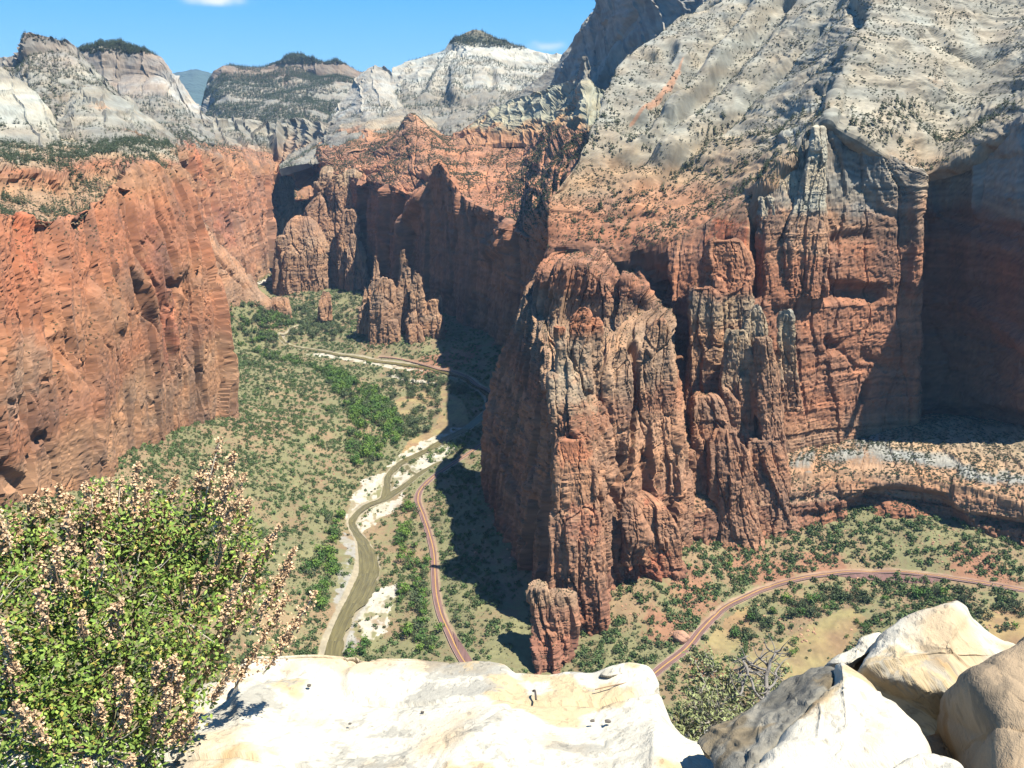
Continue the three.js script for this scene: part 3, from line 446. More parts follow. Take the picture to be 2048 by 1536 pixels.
// ---------------------------------------------------------------- the massif on the right
const DOMEBEDS = strata({ beds: [[0, RED], [322, [0.44, 0.22, 0.12]], [352, [0.45, 0.29, 0.17]], [388, [0.36, 0.295, 0.21]], [420, [0.37, 0.333, 0.262]], [520, [0.38, 0.345, 0.275]]], wav: 15, blend: 14, varn: 0.16, band: 0.30, fine: 1.5, tilt: -0.02,
  stains: [{ at: [1930, 145, 1080], r: 34, c: [0.44, 0.29, 0.17], k: 0.8, ys: 2 }, { at: [1990, 165, 1040], r: 26, c: [0.52, 0.38, 0.24], k: 0.7, ys: 2 }, { at: [1905, 95, 1160], r: 30, c: [0.45, 0.42, 0.34], k: 0.8 }, { at: [1640, 240, 985], r: 16, c: [0.5, 0.38, 0.24], k: 0.7 }] });
{
  // slickrock slope: foot rim -> up and back. Columns left to right.
  const rim = [[1100, 500, 1060], [1150, 498, 1035], [1215, 500, 1010], [1300, 488, 985], [1380, 462, 968], [1440, 432, 960], [1500, 392, 955], [1545, 345, 952], [1600, 290, 955], [1645, 240, 962], [1700, 268, 955], [1760, 302, 950], [1812, 330, 948], [1850, 345, 955], [1905, 322, 958], [1965, 290, 945], [2050, 238, 905], [2100, 222, 872], [2160, 206, 835]];
  const lean = [38, 60, 85, 100, 105, 105, 95, 80, 70, 60, 60, 60, 60, 60, 55, 50, 40, 30, 20];
  const ups = [[0.0, 0], [0.16, 1], [0.36, 1], [0.58, 1], [0.8, 1], [1.0, 1], [1.25, 1]];
  const topPy = [-40, -60, -80, -100, -110, -110, -110, -110, -110, -110, -110, -110, -110, -110, -110, -110, -100, -90, -80];
  const edge = [[1100, 500, 1060], [1098, 436, 1075], [1108, 372, 1105], [1168, 310, 1160], [1198, 232, 1260], [1225, 160, 1360], [1262, 112, 1450], [1330, 75, 1530], [1400, 10, 1640], [1450, -50, 1720]];
  const rows = [];
  for (const f of [0, 0.1, 0.22, 0.36, 0.5, 0.66, 0.82, 1.0, 1.2]) {
    rows.push(rim.map((r, i) => {
      const py = lerp(r[1], topPy[i], f), g = (r[1] - py) * 1.05, px = r[0] + 0.45 * (r[1] - py);
      if (i === 0) { const e = f / 1.2 * (edge.length - 1), k = Math.min(edge.length - 2, Math.floor(e)), t = e - k; return [0, 1, 2].map(a => lerp(edge[k][a], edge[k + 1][a], t)); }
      if (i < 4) { const e = f / 1.2 * (edge.length - 1), k = Math.min(edge.length - 2, Math.floor(e)), t = e - k, E = [0, 1, 2].map(a => lerp(edge[k][a], edge[k + 1][a], t)), w = i / 4; const own = [px, py, r[2] + g]; return [0, 1, 2].map(a => lerp(E[a] + (a === 0 ? i * 40 : 0), own[a], f < 0.05 ? 1 : w)); }
      return [px, py, r[2] + g];
    }));
  }
  rows.unshift(rim.map((r, i) => [r[0] + (i < 2 ? 6 : 0), r[1] + (i < 8 ? 80 : 26), r[2] - (i < 8 ? 10 : -4)]));
  rows.forEach((r, j) => { const e = r[0], k = clamp(j / 9); r.unshift([e[0] - 10, e[1] + lerp(120, 70, k), e[2] + 10], [e[0] - 3, e[1] + lerp(30, 20, k), e[2] + 2]); });
  skin('big_dome_terrain', net(rows, 2.2, false, 3.2), { relief: slickRelief({ lum: 7, ja: 1.6, jk: 0.0, jc: 46, st: 1.5, sl: 9, fb: 0.4 }), tint: DOMEBEDS, dye: [{ p: [[1366, 120], [1350, 150], [1322, 185], [1290, 215], [1262, 238]], w: 4.5, c: [0.30, 0.155, 0.09], taper: 1 }],
    carve: [{ p: [[1572, 0], [1478, 113], [1416, 184], [1369, 234], [1326, 273], [1248, 332]], w: 22, d: -20, e: 1.2 }, { p: [[1500, 0], [1435, 70], [1396, 117], [1350, 190], [1262, 262]], w: 24, d: -22, e: 1.2 }, { p: [[1416, 8], [1377, 94], [1330, 115], [1262, 140], [1225, 200]], w: 22, d: -20, e: 1.2 },
      { p: [[1540, 0], [1455, 100], [1400, 165], [1340, 230]], w: 20, d: 20, e: 1 }, { p: [[1640, 20], [1560, 90], [1500, 150], [1420, 230], [1330, 310]], w: 22, d: 14, e: 1 }, { p: [[1640, 60], [1570, 130], [1500, 200], [1400, 290], [1290, 370]], w: 12, d: -16, e: 1 }, { p: [[1660, 240], [1672, 200], [1682, 160]], w: 10, d: 8, e: 1 }, { p: [[1700, 100], [1760, 110], [1830, 60]], w: 16, d: 8, e: 1 }, { p: [[1500, 395], [1400, 330], [1250, 440]], w: 5, d: -5 }, { p: [[1480, 350], [1380, 390], [1230, 480]], w: 6, d: -6 }, { p: [[1870, 60], [1900, 100], [1950, 118], [2048, 185]], w: 10, d: -9, e: 1 }, { p: [[1700, 10], [1720, 60]], w: 9, d: -7 }, { p: [[1630, 175], [1655, 235]], w: 4, d: -5 }],
    grow: [{ kind: 'scrub', per: 26, ny: [0.2], thr: 0.42, patch: 30, size: [1.0, 3.2], y: [300, 900] }, { kind: 'scrub', per: 38, ny: [0.3], thr: 0.5, patch: 30, size: [0.9, 2.4], y: [0, 440] }, { kind: 'pine', per: 2.2, ny: [0.3], thr: 0.42, patch: 60, size: [3, 9] }, { kind: 'pine', per: 12, ny: [0.3], thr: 0.55, patch: 34, size: [4, 11], y: [0, 465] }], label: 'huge pale grey slickrock dome filling the upper right', category: 'dome' });
  // steep shaded flank behind the dome's left edge
  rise('dome_flank_hill', [[1098, 176, 2700], [1120, 128, 2640], [1135, 112, 2590], [1150, 78, 2540], [1163, 58, 2480], [1176, 40, 2420], [1190, 8, 2360], [1200, -30, 2300], [1260, -90, 2150], [1420, -120, 1950]],
    [[1120, 330, 2300], [1140, 330, 2250], [1160, 330, 2200], [1180, 330, 2150], [1200, 330, 2100], [1225, 330, 2040], [1255, 330, 1960], [1290, 330, 1880], [1350, 330, 1760], [1500, 330, 1560]], [[1, 1], [0.7, 0.72], [0.45, 0.42], [0.2, 0.16], [0, 0]],
    { res: 4.5, resV: 6, relief: slickRelief({ far: 1.3, lum: 8, ja: 5, jk: 5, jc: 60 }), tint: strata({ beds: [[0, [0.40, 0.27, 0.18]], [480, [0.37, 0.32, 0.26]], [560, [0.36, 0.33, 0.285]]], wav: 20, varn: 0.4, fine: 2.4, band: 0.2 }),
      carve: [{ p: [[1330, -20], [1270, 40], [1225, 105], [1200, 160]], w: 16, d: 16, e: 0.8 }], grow: [{ kind: 'scrub', per: 1.5, ny: [0.3], thr: 0.5, size: [2, 4] }], label: 'steep grey brown flank of the dome against the sky', category: 'dome' });

  // the red wall under the dome
  const base = [[1270, 1010, 900], [1330, 1010, 872], [1400, 1000, 850], [1500, 985, 842], [1570, 915, 854], [1650, 888, 878], [1740, 866, 894], [1800, 852, 901], [1838, 850, 906], [1846, 850, 932]];
  const m1 = [[1270, 800, 930], [1330, 800, 900], [1400, 780, 880], [1500, 760, 868], [1570, 742, 874], [1650, 730, 893], [1740, 712, 908], [1800, 700, 913], [1838, 690, 916], [1846, 690, 944]];
  const m2 = [[1270, 640, 955], [1330, 640, 925], [1400, 605, 908], [1500, 565, 898], [1570, 552, 898], [1650, 550, 912], [1740, 542, 924], [1800, 532, 926], [1838, 522, 926], [1846, 522, 957]];
  const m3 = [[1270, 560, 980], [1330, 552, 950], [1400, 520, 932], [1500, 470, 924], [1570, 440, 920], [1650, 420, 935], [1740, 420, 944], [1800, 410, 942], [1838, 400, 940], [1846, 400, 970]];
  const r = [[1270, 500, 1005], [1330, 480, 978], [1400, 455, 966], [1495, 398, 955], [1560, 332, 952], [1645, 242, 962], [1740, 292, 953], [1800, 326, 948], [1838, 342, 950], [1846, 342, 962]];
  skin('red_wall_terrain', net([base.map(q => [q[0], q[1] + 40, q[2] - 8]), base, m1, m2, m3, r, r.map(q => [q[0], q[1] - 5, q[2] + 16])], 1.5), {
    relief: cliffRelief({ c1: 34, a1: 3.2, k1: 3, b1: 1, c2: 11, a2: 1.1, k2: 0.9, t2: 3, c3: 3.2, a3: 0.5, st: 0.8, sl: 6, t1: 5 }),
    tint: strata({ beds: [[0, [0.37, 0.19, 0.105]], [130, [0.37, 0.16, 0.085]], [190, [0.40, 0.17, 0.09]], [262, RED], [322, [0.43, 0.24, 0.14]], [362, [0.42, 0.34, 0.25]], [420, GREY]], wav: 16, blend: 13, varn: 0.4, band: 0.44, stains: [{ at: [1450, 470, 935], r: 26, c: [0.46, 0.12, 0.045], k: 0.8 }, { at: [1600, 330, 930], r: 30, c: [0.5, 0.42, 0.3], k: 0.7 }, { at: [1720, 350, 945], r: 50, c: [0.27, 0.24, 0.20], k: 0.8 }, { at: [1560, 470, 920], r: 36, c: [0.48, 0.24, 0.13], k: 0.7 }, { at: [1750, 480, 930], r: 36, c: [0.30, 0.14, 0.08], k: 0.5 }] }),
    carve: [{ p: [[1512, 400], [1512, 470], [1508, 580]], w: 9, d: -26, e: 0.3 }, { p: [[1310, 520], [1320, 620], [1325, 720]], w: 18, d: -24, e: 0.35 }, { p: [[1640, 420], [1648, 520], [1652, 590]], w: 6, d: -12, e: 0.4 }, { p: [[1662, 585], [1700, 580], [1745, 592]], w: 13, d: -12 }, { p: [[1670, 480], [1730, 470]], w: 7, d: -5 }, { p: [[1435, 560], [1440, 500], [1452, 490]], w: 10, d: -14, e: 0.35 }, { p: [[1725, 800], [1735, 770]], w: 5, d: -9 }, { p: [[1655, 680], [1660, 695], [1672, 692]], w: 6, d: -10, e: 0.3 },
      { p: [[1628, 300], [1632, 380], [1640, 460]], w: 8, d: 6 }, { p: [[1836, 350], [1834, 450], [1826, 580]], w: 9, d: 8 }, { p: [[1640, 290], [1652, 340], [1662, 400]], w: 1.6, d: 2.4 }, { p: [[1680, 290], [1690, 350], [1700, 400]], w: 1.6, d: 2.4 }, { p: [[1730, 320], [1738, 360], [1760, 380], [1762, 410]], w: 1.6, d: 2.4 }, { p: [[1570, 690], [1680, 690], [1760, 640]], w: 3, d: -3 }, { p: [[1560, 600], [1640, 590]], w: 10, d: 5 }],
    grow: [{ kind: 'scrub', per: 46, ny: [0.42], thr: 0.42, patch: 30, size: [0.8, 2.2] }], label: 'towering red wall below the grey dome', category: 'cliff' });

  // recess in deep shade at the right edge
  const ab = [[1834, 862, 975], [1900, 862, 965], [1960, 864, 925], [2050, 872, 860], [2090, 876, 832]];
  const am = [[1834, 640, 985], [1900, 640, 972], [1960, 635, 930], [2050, 630, 862], [2090, 628, 834]];
  const am2 = [[1834, 450, 982], [1900, 450, 975], [1960, 440, 935], [2050, 420, 868], [2090, 414, 840]];
  const at = [[1834, 342, 978], [1905, 324, 972], [1965, 290, 950], [2050, 238, 905], [2090, 226, 880]];
  skin('alcove_wall_terrain', net([ab.map(q => [q[0], q[1] + 30, q[2]]), ab, am, am2, at, at.map(q => [q[0], q[1] - 5, q[2] + 14])], 2.2), { relief: cliffRelief({ c1: 60, a1: 4, k1: 2, b1: 2, c2: 16, a2: 1.2, c3: 5, a3: 0.6, st: 0.9, sl: 7, t1: 1.4 }),
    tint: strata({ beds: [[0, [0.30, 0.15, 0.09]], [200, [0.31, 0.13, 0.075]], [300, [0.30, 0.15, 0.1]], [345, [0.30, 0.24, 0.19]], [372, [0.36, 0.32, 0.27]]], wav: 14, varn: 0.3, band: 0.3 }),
    carve: [{ p: [[1960, 300], [1952, 380], [1958, 430]], w: 5, d: 10 }, { p: [[1905, 330], [1890, 420]], w: 6, d: 8 }, { p: [[1860, 345], [1866, 430]], w: 5, d: 8 }, { p: [[1870, 600], [1960, 620], [2048, 690]], w: 12, d: 7 }, { p: [[1850, 840], [1950, 838], [2060, 850], [2200, 870]], w: 16, d: -14, e: 0.4 }], label: 'deep shaded recess wall at the frame edge', category: 'cliff' });

  // lower step: cliff band with the blind arch, and the bench on top of it
  const tb = [[1360, 1110, 730], [1385, 1100, 742], [1450, 1090, 755], [1550, 1068, 765], [1640, 1050, 772], [1750, 1036, 778], [1850, 1042, 768], [1950, 1062, 748], [2060, 1092, 722], [2150, 1112, 706]];
  const tt = [[1360, 1000, 748], [1390, 1010, 760], [1455, 1005, 770], [1555, 985, 780], [1640, 962, 788], [1750, 958, 792], [1850, 968, 782], [1950, 985, 762], [2060, 1008, 736], [2150, 1028, 720]];
  const b1 = [[1360, 960, 790], [1390, 960, 795], [1455, 955, 802], [1555, 935, 815], [1640, 920, 825], [1750, 912, 832], [1850, 915, 825], [1950, 925, 805], [2060, 945, 775], [2150, 962, 752]];
  const b2 = [[1360, 930, 850], [1390, 930, 850], [1455, 925, 850], [1555, 905, 860], [1640, 890, 880], [1750, 868, 892], [1850, 848, 905], [1950, 850, 905], [2060, 862, 858], [2150, 878, 800]];
  const b3 = [[1360, 920, 880], [1390, 920, 880], [1455, 915, 880], [1555, 895, 890], [1640, 872, 905], [1750, 850, 920], [1850, 832, 960], [1950, 830, 980], [2060, 838, 940], [2150, 845, 870]];
  skin('arch_step_terrain', net([tb.map(q => [q[0], q[1] + 24, q[2] - 6]), tb, tb.map((q, i) => [(q[0] + tt[i][0]) / 2, (q[1] + tt[i][1]) / 2, (q[2] + tt[i][2]) / 2 - 2]), tt, b1, b2, b3], 1.35, false, 1.6), {
    relief: cliffRelief({ c1: 30, a1: 3, k1: 2, b1: 1.2, c2: 9, a2: 1.3, k2: 0.8, c3: 3, a3: 0.7, st: 1.1, sl: 5.5, t1: 1.2, flat: 0.8 }),
    tint: strata({ beds: [[0, [0.38, 0.165, 0.09]], [66, [0.43, 0.23, 0.13]], [84, [0.44, 0.26, 0.15]], [93.5, [0.31, 0.30, 0.268]], [98.5, [0.40, 0.275, 0.17]], [106, [0.38, 0.28, 0.175]], [116, [0.40, 0.27, 0.16]]], wav: 2.6, blend: 1.2, varn: 0.15, band: 0.32 }),
    carve: [{ p: [[1725, 1026], [1760, 1000], [1820, 992], [1868, 1010], [1905, 1040]], w: 15, d: -15, e: 0.3 }, { p: [[1580, 1000], [1650, 985], [1712, 1005]], w: 2.5, d: -3.5 }, { p: [[1560, 1040], [1650, 1030], [1720, 1012]], w: 2.5, d: -4 }, { p: [[1600, 955], [1700, 945], [1850, 955], [1980, 990], [2048, 1010]], w: 4, d: 4 }, { p: [[1960, 1040], [2048, 1052]], w: 5, d: -8 }, { p: [[1380, 1085], [1460, 1078], [1540, 1055]], w: 3, d: -5 }],
    grow: [{ kind: 'scrub', per: 80, ny: [0.5], thr: 0.2, patch: 26, size: [1.0, 3.2] }], label: 'layered cliff step with a blind arch and a scrubby bench', category: 'cliff' });
}
// pillars and buttresses in front of the red wall
{
  const W = (beds, o = {}) => strata({ beds, wav: 9, blend: 8, varn: 0.28, band: 0.34, ...o });
  const PB = [[0, [0.41, 0.20, 0.11]], [150, [0.42, 0.21, 0.115]], [195, [0.43, 0.24, 0.135]], [232, [0.43, 0.285, 0.17]], [262, RED], [300, [0.42, 0.19, 0.10]]];
  const PW = [[0, [0.41, 0.20, 0.11]], [130, [0.42, 0.21, 0.115]], [185, [0.44, 0.28, 0.165]], [222, [0.42, 0.30, 0.185]], [252, [0.42, 0.35, 0.26]]];
  const list = [
    [[[480, 1420, 1480, 905], [530, 1405, 1500, 905], [580, 1400, 1502, 900], [640, 1400, 1505, 896]], PB, 0.7],
    [[[575, 1385, 1425, 862], [600, 1376, 1436, 862], [680, 1378, 1440, 858], [760, 1370, 1445, 852], [840, 1360, 1455, 846]], PB, 0.6],
    [[[610, 1508, 1518, 842], [640, 1492, 1530, 842], [690, 1486, 1536, 838], [760, 1482, 1545, 834], [850, 1478, 1550, 830]], PW, 0.5],
    [[[620, 1565, 1580, 846], [650, 1560, 1587, 846], [720, 1556, 1592, 844], [790, 1552, 1600, 842]], PW, 0.5],
    [[[660, 1458, 1490, 832], [690, 1450, 1498, 830], [760, 1440, 1505, 826], [860, 1435, 1510, 820], [940, 1430, 1515, 815]], PW, 0.6],
    [[[675, 1510, 1538, 820], [700, 1505, 1545, 820], [770, 1508, 1556, 816], [860, 1515, 1566, 810], [960, 1510, 1575, 802], [1010, 1505, 1580, 798]], PB, 0.7],
    [[[790, 1390, 1440, 815], [830, 1378, 1455, 812], [900, 1370, 1470, 806], [980, 1368, 1480, 798]], PB, 0.8],
    [[[860, 1438, 1470, 785], [890, 1425, 1485, 782], [930, 1420, 1495, 778], [1000, 1425, 1502, 772], [1060, 1428, 1520, 766], [1085, 1425, 1530, 762]], PB, 0.7],
    [[[900, 1375, 1425, 795], [960, 1366, 1440, 788], [1040, 1366, 1450, 775], [1095, 1366, 1455, 766]], PB, 0.7],
    [[[880, 1500, 1550, 800], [930, 1490, 1568, 796], [990, 1485, 1580, 788], [1050, 1480, 1590, 780]], PB, 0.6],
    [[[255, 1628, 1650, 950], [300, 1618, 1655, 940], [380, 1600, 1650, 930], [470, 1560, 1648, 918], [560, 1545, 1645, 910]], [[0, RED], [300, [0.43, 0.24, 0.14]], [352, [0.48, 0.41, 0.3]], [390, [0.5, 0.44, 0.33]]], 0.6],
    [[[395, 1520, 1545, 940], [430, 1518, 1560, 935], [500, 1520, 1580, 925], [590, 1518, 1590, 915]], [[0, RED], [320, [0.44, 0.25, 0.15]], [345, [0.48, 0.40, 0.28]]], 0.6],
  ];
  list.forEach(([lv, beds, deep], i) => column('rock_pillar_terrain', [...lv, [lv.at(-1)[0] + 30, lv.at(-1)[1] - 4, lv.at(-1)[2] + 4, lv.at(-1)[3]]], { res: 1.15, deep, square: 0.42, relief: COLR(0.9, { off: i * 37.7 }), tint: W(beds, { off: i }), grow: [{ kind: 'scrub', per: 40, ny: [0.5], thr: 0.4, patch: 16, size: [0.7, 1.8] }],
    label: ['broad red pillar high under the grey rim', 'banded pillar with a yellow belt beside the dark recess', 'white capped pinnacle in the middle of the buttress cluster', 'slim white topped pinnacle against the flat red wall', 'pale ragged pillars below the white capped pinnacle', 'tan buttress edge standing out from the flat red wall', 'blocky red knob below the banded pillar', 'lone buttress with a deep shaded scoop above the talus', 'red buttress foot close behind the great fin', 'stepped tan buttress foot beside the arch step', 'pale striped prow below the dome peak', 'striped red column left of the pale prow'][i], category: 'cliff' }));
}

// ---------------------------------------------------------------- the great fin in the middle
const FINBEDS = strata({ beds: [[0, [0.37, 0.155, 0.085]], [48, [0.41, 0.20, 0.11]], [120, [0.43, 0.22, 0.12]], [178, [0.42, 0.19, 0.10]], [205, [0.44, 0.26, 0.15]], [262, RED], [300, [0.43, 0.20, 0.11]]], wav: 12, blend: 9, varn: 0.32, band: 0.36,
  stains: [{ at: [1135, 790, 705], r: 26, c: [0.43, 0.32, 0.205], k: 0.6 }, { at: [1130, 720, 720], r: 20, c: [0.43, 0.32, 0.205], k: 0.5 }, { at: [1290, 1010, 720], r: 20, c: [0.40, 0.13, 0.065], k: 0.7 }, { at: [1280, 1140, 695], r: 26, c: [0.38, 0.115, 0.06], k: 0.7 }, { at: [1170, 1050, 650], r: 18, c: [0.42, 0.15, 0.08], k: 0.6 }, { at: [1150, 900, 670], r: 16, c: [0.44, 0.15, 0.07], k: 0.6 }] });
{
  const A = [[985, 930, 975], [968, 985, 905], [1005, 1075, 782], [1065, 1178, 692], [1140, 1250, 640], [1215, 1222, 652], [1240, 1178, 678], [1310, 1138, 700], [1372, 1098, 730], [1410, 1080, 790], [1420, 1040, 860]];
  const B = [[992, 800, 980], [975, 850, 910], [1022, 960, 795], [1082, 1060, 700], [1135, 1110, 650], [1212, 1100, 664], [1240, 1080, 688], [1305, 1050, 708], [1369, 1010, 736], [1400, 990, 800], [1405, 960, 865]];
  const C = [[1014, 705, 985], [1000, 745, 925], [1048, 850, 808], [1094, 930, 710], [1135, 945, 668], [1205, 945, 682], [1238, 950, 702], [1298, 915, 722], [1362, 890, 748], [1380, 880, 810], [1385, 860, 870]];
  const D = [[1046, 630, 990], [1035, 655, 940], [1072, 740, 822], [1105, 800, 726], [1138, 800, 695], [1195, 815, 708], [1238, 790, 735], [1290, 760, 755], [1346, 745, 778], [1350, 740, 830], [1355, 720, 880]];
  const E = [[1070, 570, 1000], [1060, 592, 955], [1092, 690, 815], [1118, 712, 765], [1150, 705, 748], [1190, 708, 762], [1235, 672, 790], [1275, 645, 806], [1318, 630, 822], [1325, 640, 860], [1325, 640, 900]];
  const E2 = [[1076, 560, 1000], [1066, 582, 958], [1088, 650, 880], [1110, 655, 862], [1145, 655, 855], [1190, 655, 846], [1228, 650, 836], [1268, 628, 838], [1308, 616, 842], [1318, 628, 875], [1318, 630, 905]];
  const F = [[1092, 530, 1005], [1082, 548, 966], [1100, 540, 900], [1128, 532, 880], [1165, 530, 872], [1196, 552, 864], [1228, 570, 858], [1258, 568, 856], [1292, 582, 860], [1306, 598, 882], [1306, 602, 912]];
  const G = [[1110, 506, 1015], [1105, 518, 985], [1128, 512, 945], [1150, 508, 930], [1178, 502, 922], [1200, 512, 916], [1222, 528, 910], [1246, 545, 905], [1272, 562, 905], [1285, 572, 920], [1288, 580, 935]];
  skin('great_fin_terrain', net([A.map(q => [q[0], q[1] + 24, q[2] - 6]), A, B, C, D, E, E2, F, G, G.map(q => [lerp(q[0], 1190, 0.2), q[1] - 2, q[2] + 30])], 1.35, false, 1.15), {
    relief: cliffRelief({ c1: 20, a1: 7, k1: 5, b1: 1, c2: 7.5, a2: 2.4, k2: 1.6, t2: 3.2, c3: 2.8, a3: 0.8, st: 0.55, sl: 4.5, t1: 5.5, flat: 0.6, fb: 0.5 }), tint: FINBEDS,
    carve: [{ p: [[1250, 830], [1240, 900], [1236, 960]], w: 6, d: -14 }, { p: [[1140, 870], [1150, 960], [1152, 1040]], w: 4, d: -8, taper: 1 }, { p: [[1290, 900], [1296, 980], [1300, 1060]], w: 4, d: -8, taper: 1 }, { p: [[1265, 690], [1270, 760], [1262, 850]], w: 5, d: -13 }, { p: [[1000, 900], [1030, 1000], [1060, 1100]], w: 5, d: -8 }, { p: [[1165, 1050], [1162, 1130], [1160, 1240]], w: 3.4, d: -9, e: 0.3 }, { p: [[1228, 1010], [1222, 1100], [1228, 1180]], w: 5, d: -9, e: 0.4 }, { p: [[1230, 860], [1232, 930], [1230, 1000]], w: 6, d: -12, e: 0.35 }, { p: [[1195, 700], [1205, 790], [1228, 860]], w: 7, d: -13, e: 0.35 }, { p: [[1100, 920], [1095, 1010], [1090, 1120]], w: 8, d: -14, e: 0.4 }, { p: [[1310, 1080], [1318, 1140]], w: 4, d: -7 }, { p: [[1175, 940], [1170, 1010]], w: 4, d: -6 }, { p: [[1200, 860], [1222, 930]], w: 3, d: -5 },
      { p: [[1130, 930], [1125, 1020], [1120, 1120], [1115, 1200]], w: 12, d: 7, e: 0.8 }, { p: [[1195, 980], [1195, 1100], [1190, 1200]], w: 10, d: 6, e: 0.8 }, { p: [[1340, 780], [1355, 900], [1362, 1060]], w: 11, d: 7, e: 0.8 }, { p: [[1262, 900], [1270, 1000]], w: 14, d: 4, e: 1 }, { p: [[1195, 505], [1245, 560], [1300, 605], [1330, 660]], w: 10, d: 8, e: 0.8 }],
    grow: [{ kind: 'scrub', per: 80, ny: [0.48], thr: 0.36, patch: 18, size: [0.6, 1.9] }], label: 'great freestanding fin of red sandstone in the river bend', category: 'cliff' });
  const FC = [
    [[[695, 1238, 1252, 735], [720, 1222, 1262, 735], [770, 1205, 1266, 728], [830, 1205, 1264, 720], [880, 1212, 1258, 714]], 0.55, 'smooth rounded slab with a lit edge high on the fin'],
    [[[640, 1310, 1330, 770], [680, 1288, 1342, 768], [740, 1272, 1348, 762], [820, 1268, 1352, 752], [900, 1262, 1358, 745], [960, 1260, 1362, 740]], 0.5, 'tall fluted column on the right shoulder of the fin'],
    [[[616, 1158, 1172, 728], [640, 1140, 1178, 728], [690, 1136, 1180, 724], [760, 1135, 1185, 718]], 0.5, 'notched pale spire on the crest of the fin'],
    [[[637, 1180, 1200, 736], [670, 1172, 1206, 734], [740, 1170, 1200, 728], [810, 1172, 1200, 722]], 0.6, 'pinkish spire beside the notched spire'],
    [[[655, 1114, 1128, 722], [676, 1114, 1132, 722], [690, 1116, 1142, 720], [730, 1116, 1140, 716], [780, 1110, 1150, 710]], 0.6, 'small white spire with a square head'],
    [[[745, 1100, 1160, 716], [790, 1098, 1170, 706], [840, 1104, 1185, 696], [890, 1108, 1190, 688], [930, 1106, 1196, 682]], 0.5, 'white weathered shoulder at the front of the fin'],
    [[[880, 1120, 1170, 676], [940, 1110, 1192, 668], [1010, 1106, 1200, 660], [1080, 1100, 1205, 652], [1160, 1098, 1212, 646], [1235, 1100, 1216, 640]], 0.45, 'main front buttress of the fin'],
    [[[700, 1282, 1300, 748], [740, 1278, 1306, 746], [800, 1276, 1312, 742], [850, 1272, 1312, 738]], 0.6, 'slender half column between the fluted shoulders'],
    [[[985, 1225, 1290, 712], [1010, 1226, 1330, 706], [1060, 1228, 1360, 702], [1120, 1240, 1366, 698], [1150, 1245, 1368, 696]], 0.3, 'lower right wall of the fin'],
    [[[1000, 1248, 1262, 690], [1030, 1242, 1280, 688], [1070, 1242, 1300, 684], [1100, 1242, 1290, 682]], 0.4, 'leaning flake with a green top on the lower fin'],
  ];
  FC.forEach(([lv, deep, label], i) => column('fin_pillar_terrain', [...lv, [lv.at(-1)[0] + 26, lv.at(-1)[1] - 3, lv.at(-1)[2] + 3, lv.at(-1)[3] + 2]], { res: 0.95, deep, square: 0.42, relief: COLR(0.8, { off: i * 51.3 }), tint: FINBEDS, label, category: 'cliff', grow: [{ kind: 'scrub', per: 60, ny: [0.5], thr: 0.45, patch: 12, size: [0.5, 1.4] }] }));
  // small outlying tower at the foot
  [[[[1164, 1076, 1090, 612], [1172, 1064, 1096, 611], [1190, 1056, 1104, 610], [1225, 1062, 1106, 606], [1265, 1072, 1112, 600], [1300, 1076, 1116, 594], [1340, 1068, 1118, 588], [1372, 1058, 1122, 584]], 'outlying split tower with a pale cap at the foot of the fin'], [[[1186, 1112, 1138, 612], [1200, 1104, 1148, 612], [1240, 1104, 1152, 608], [1275, 1108, 1148, 604], [1310, 1100, 1140, 598], [1345, 1095, 1134, 592]], 'lower red half of the outlying tower against the fin']].forEach(([lv, label], i) => column('outlier_tower_terrain', lv, { res: 0.8, whole: true, deep: 0.9, square: 0.6, relief: COLR(0.75, { off: 400 + i * 61, st: 0.9, a1: 5, k1: 3, a2: 2 }), tint: strata({ beds: [[0, [0.36, 0.155, 0.095]], [30, [0.38, 0.185, 0.11]], [55, [0.44, 0.27, 0.165]], [70, [0.46, 0.32, 0.2]]], wav: 5, blend: 4, varn: 0.2, band: 0.3 }), grow: [{ kind: 'scrub', per: 120, ny: [0.45], thr: 0.4, patch: 12, size: [0.6, 1.6] }], label, category: 'cliff' }));
}
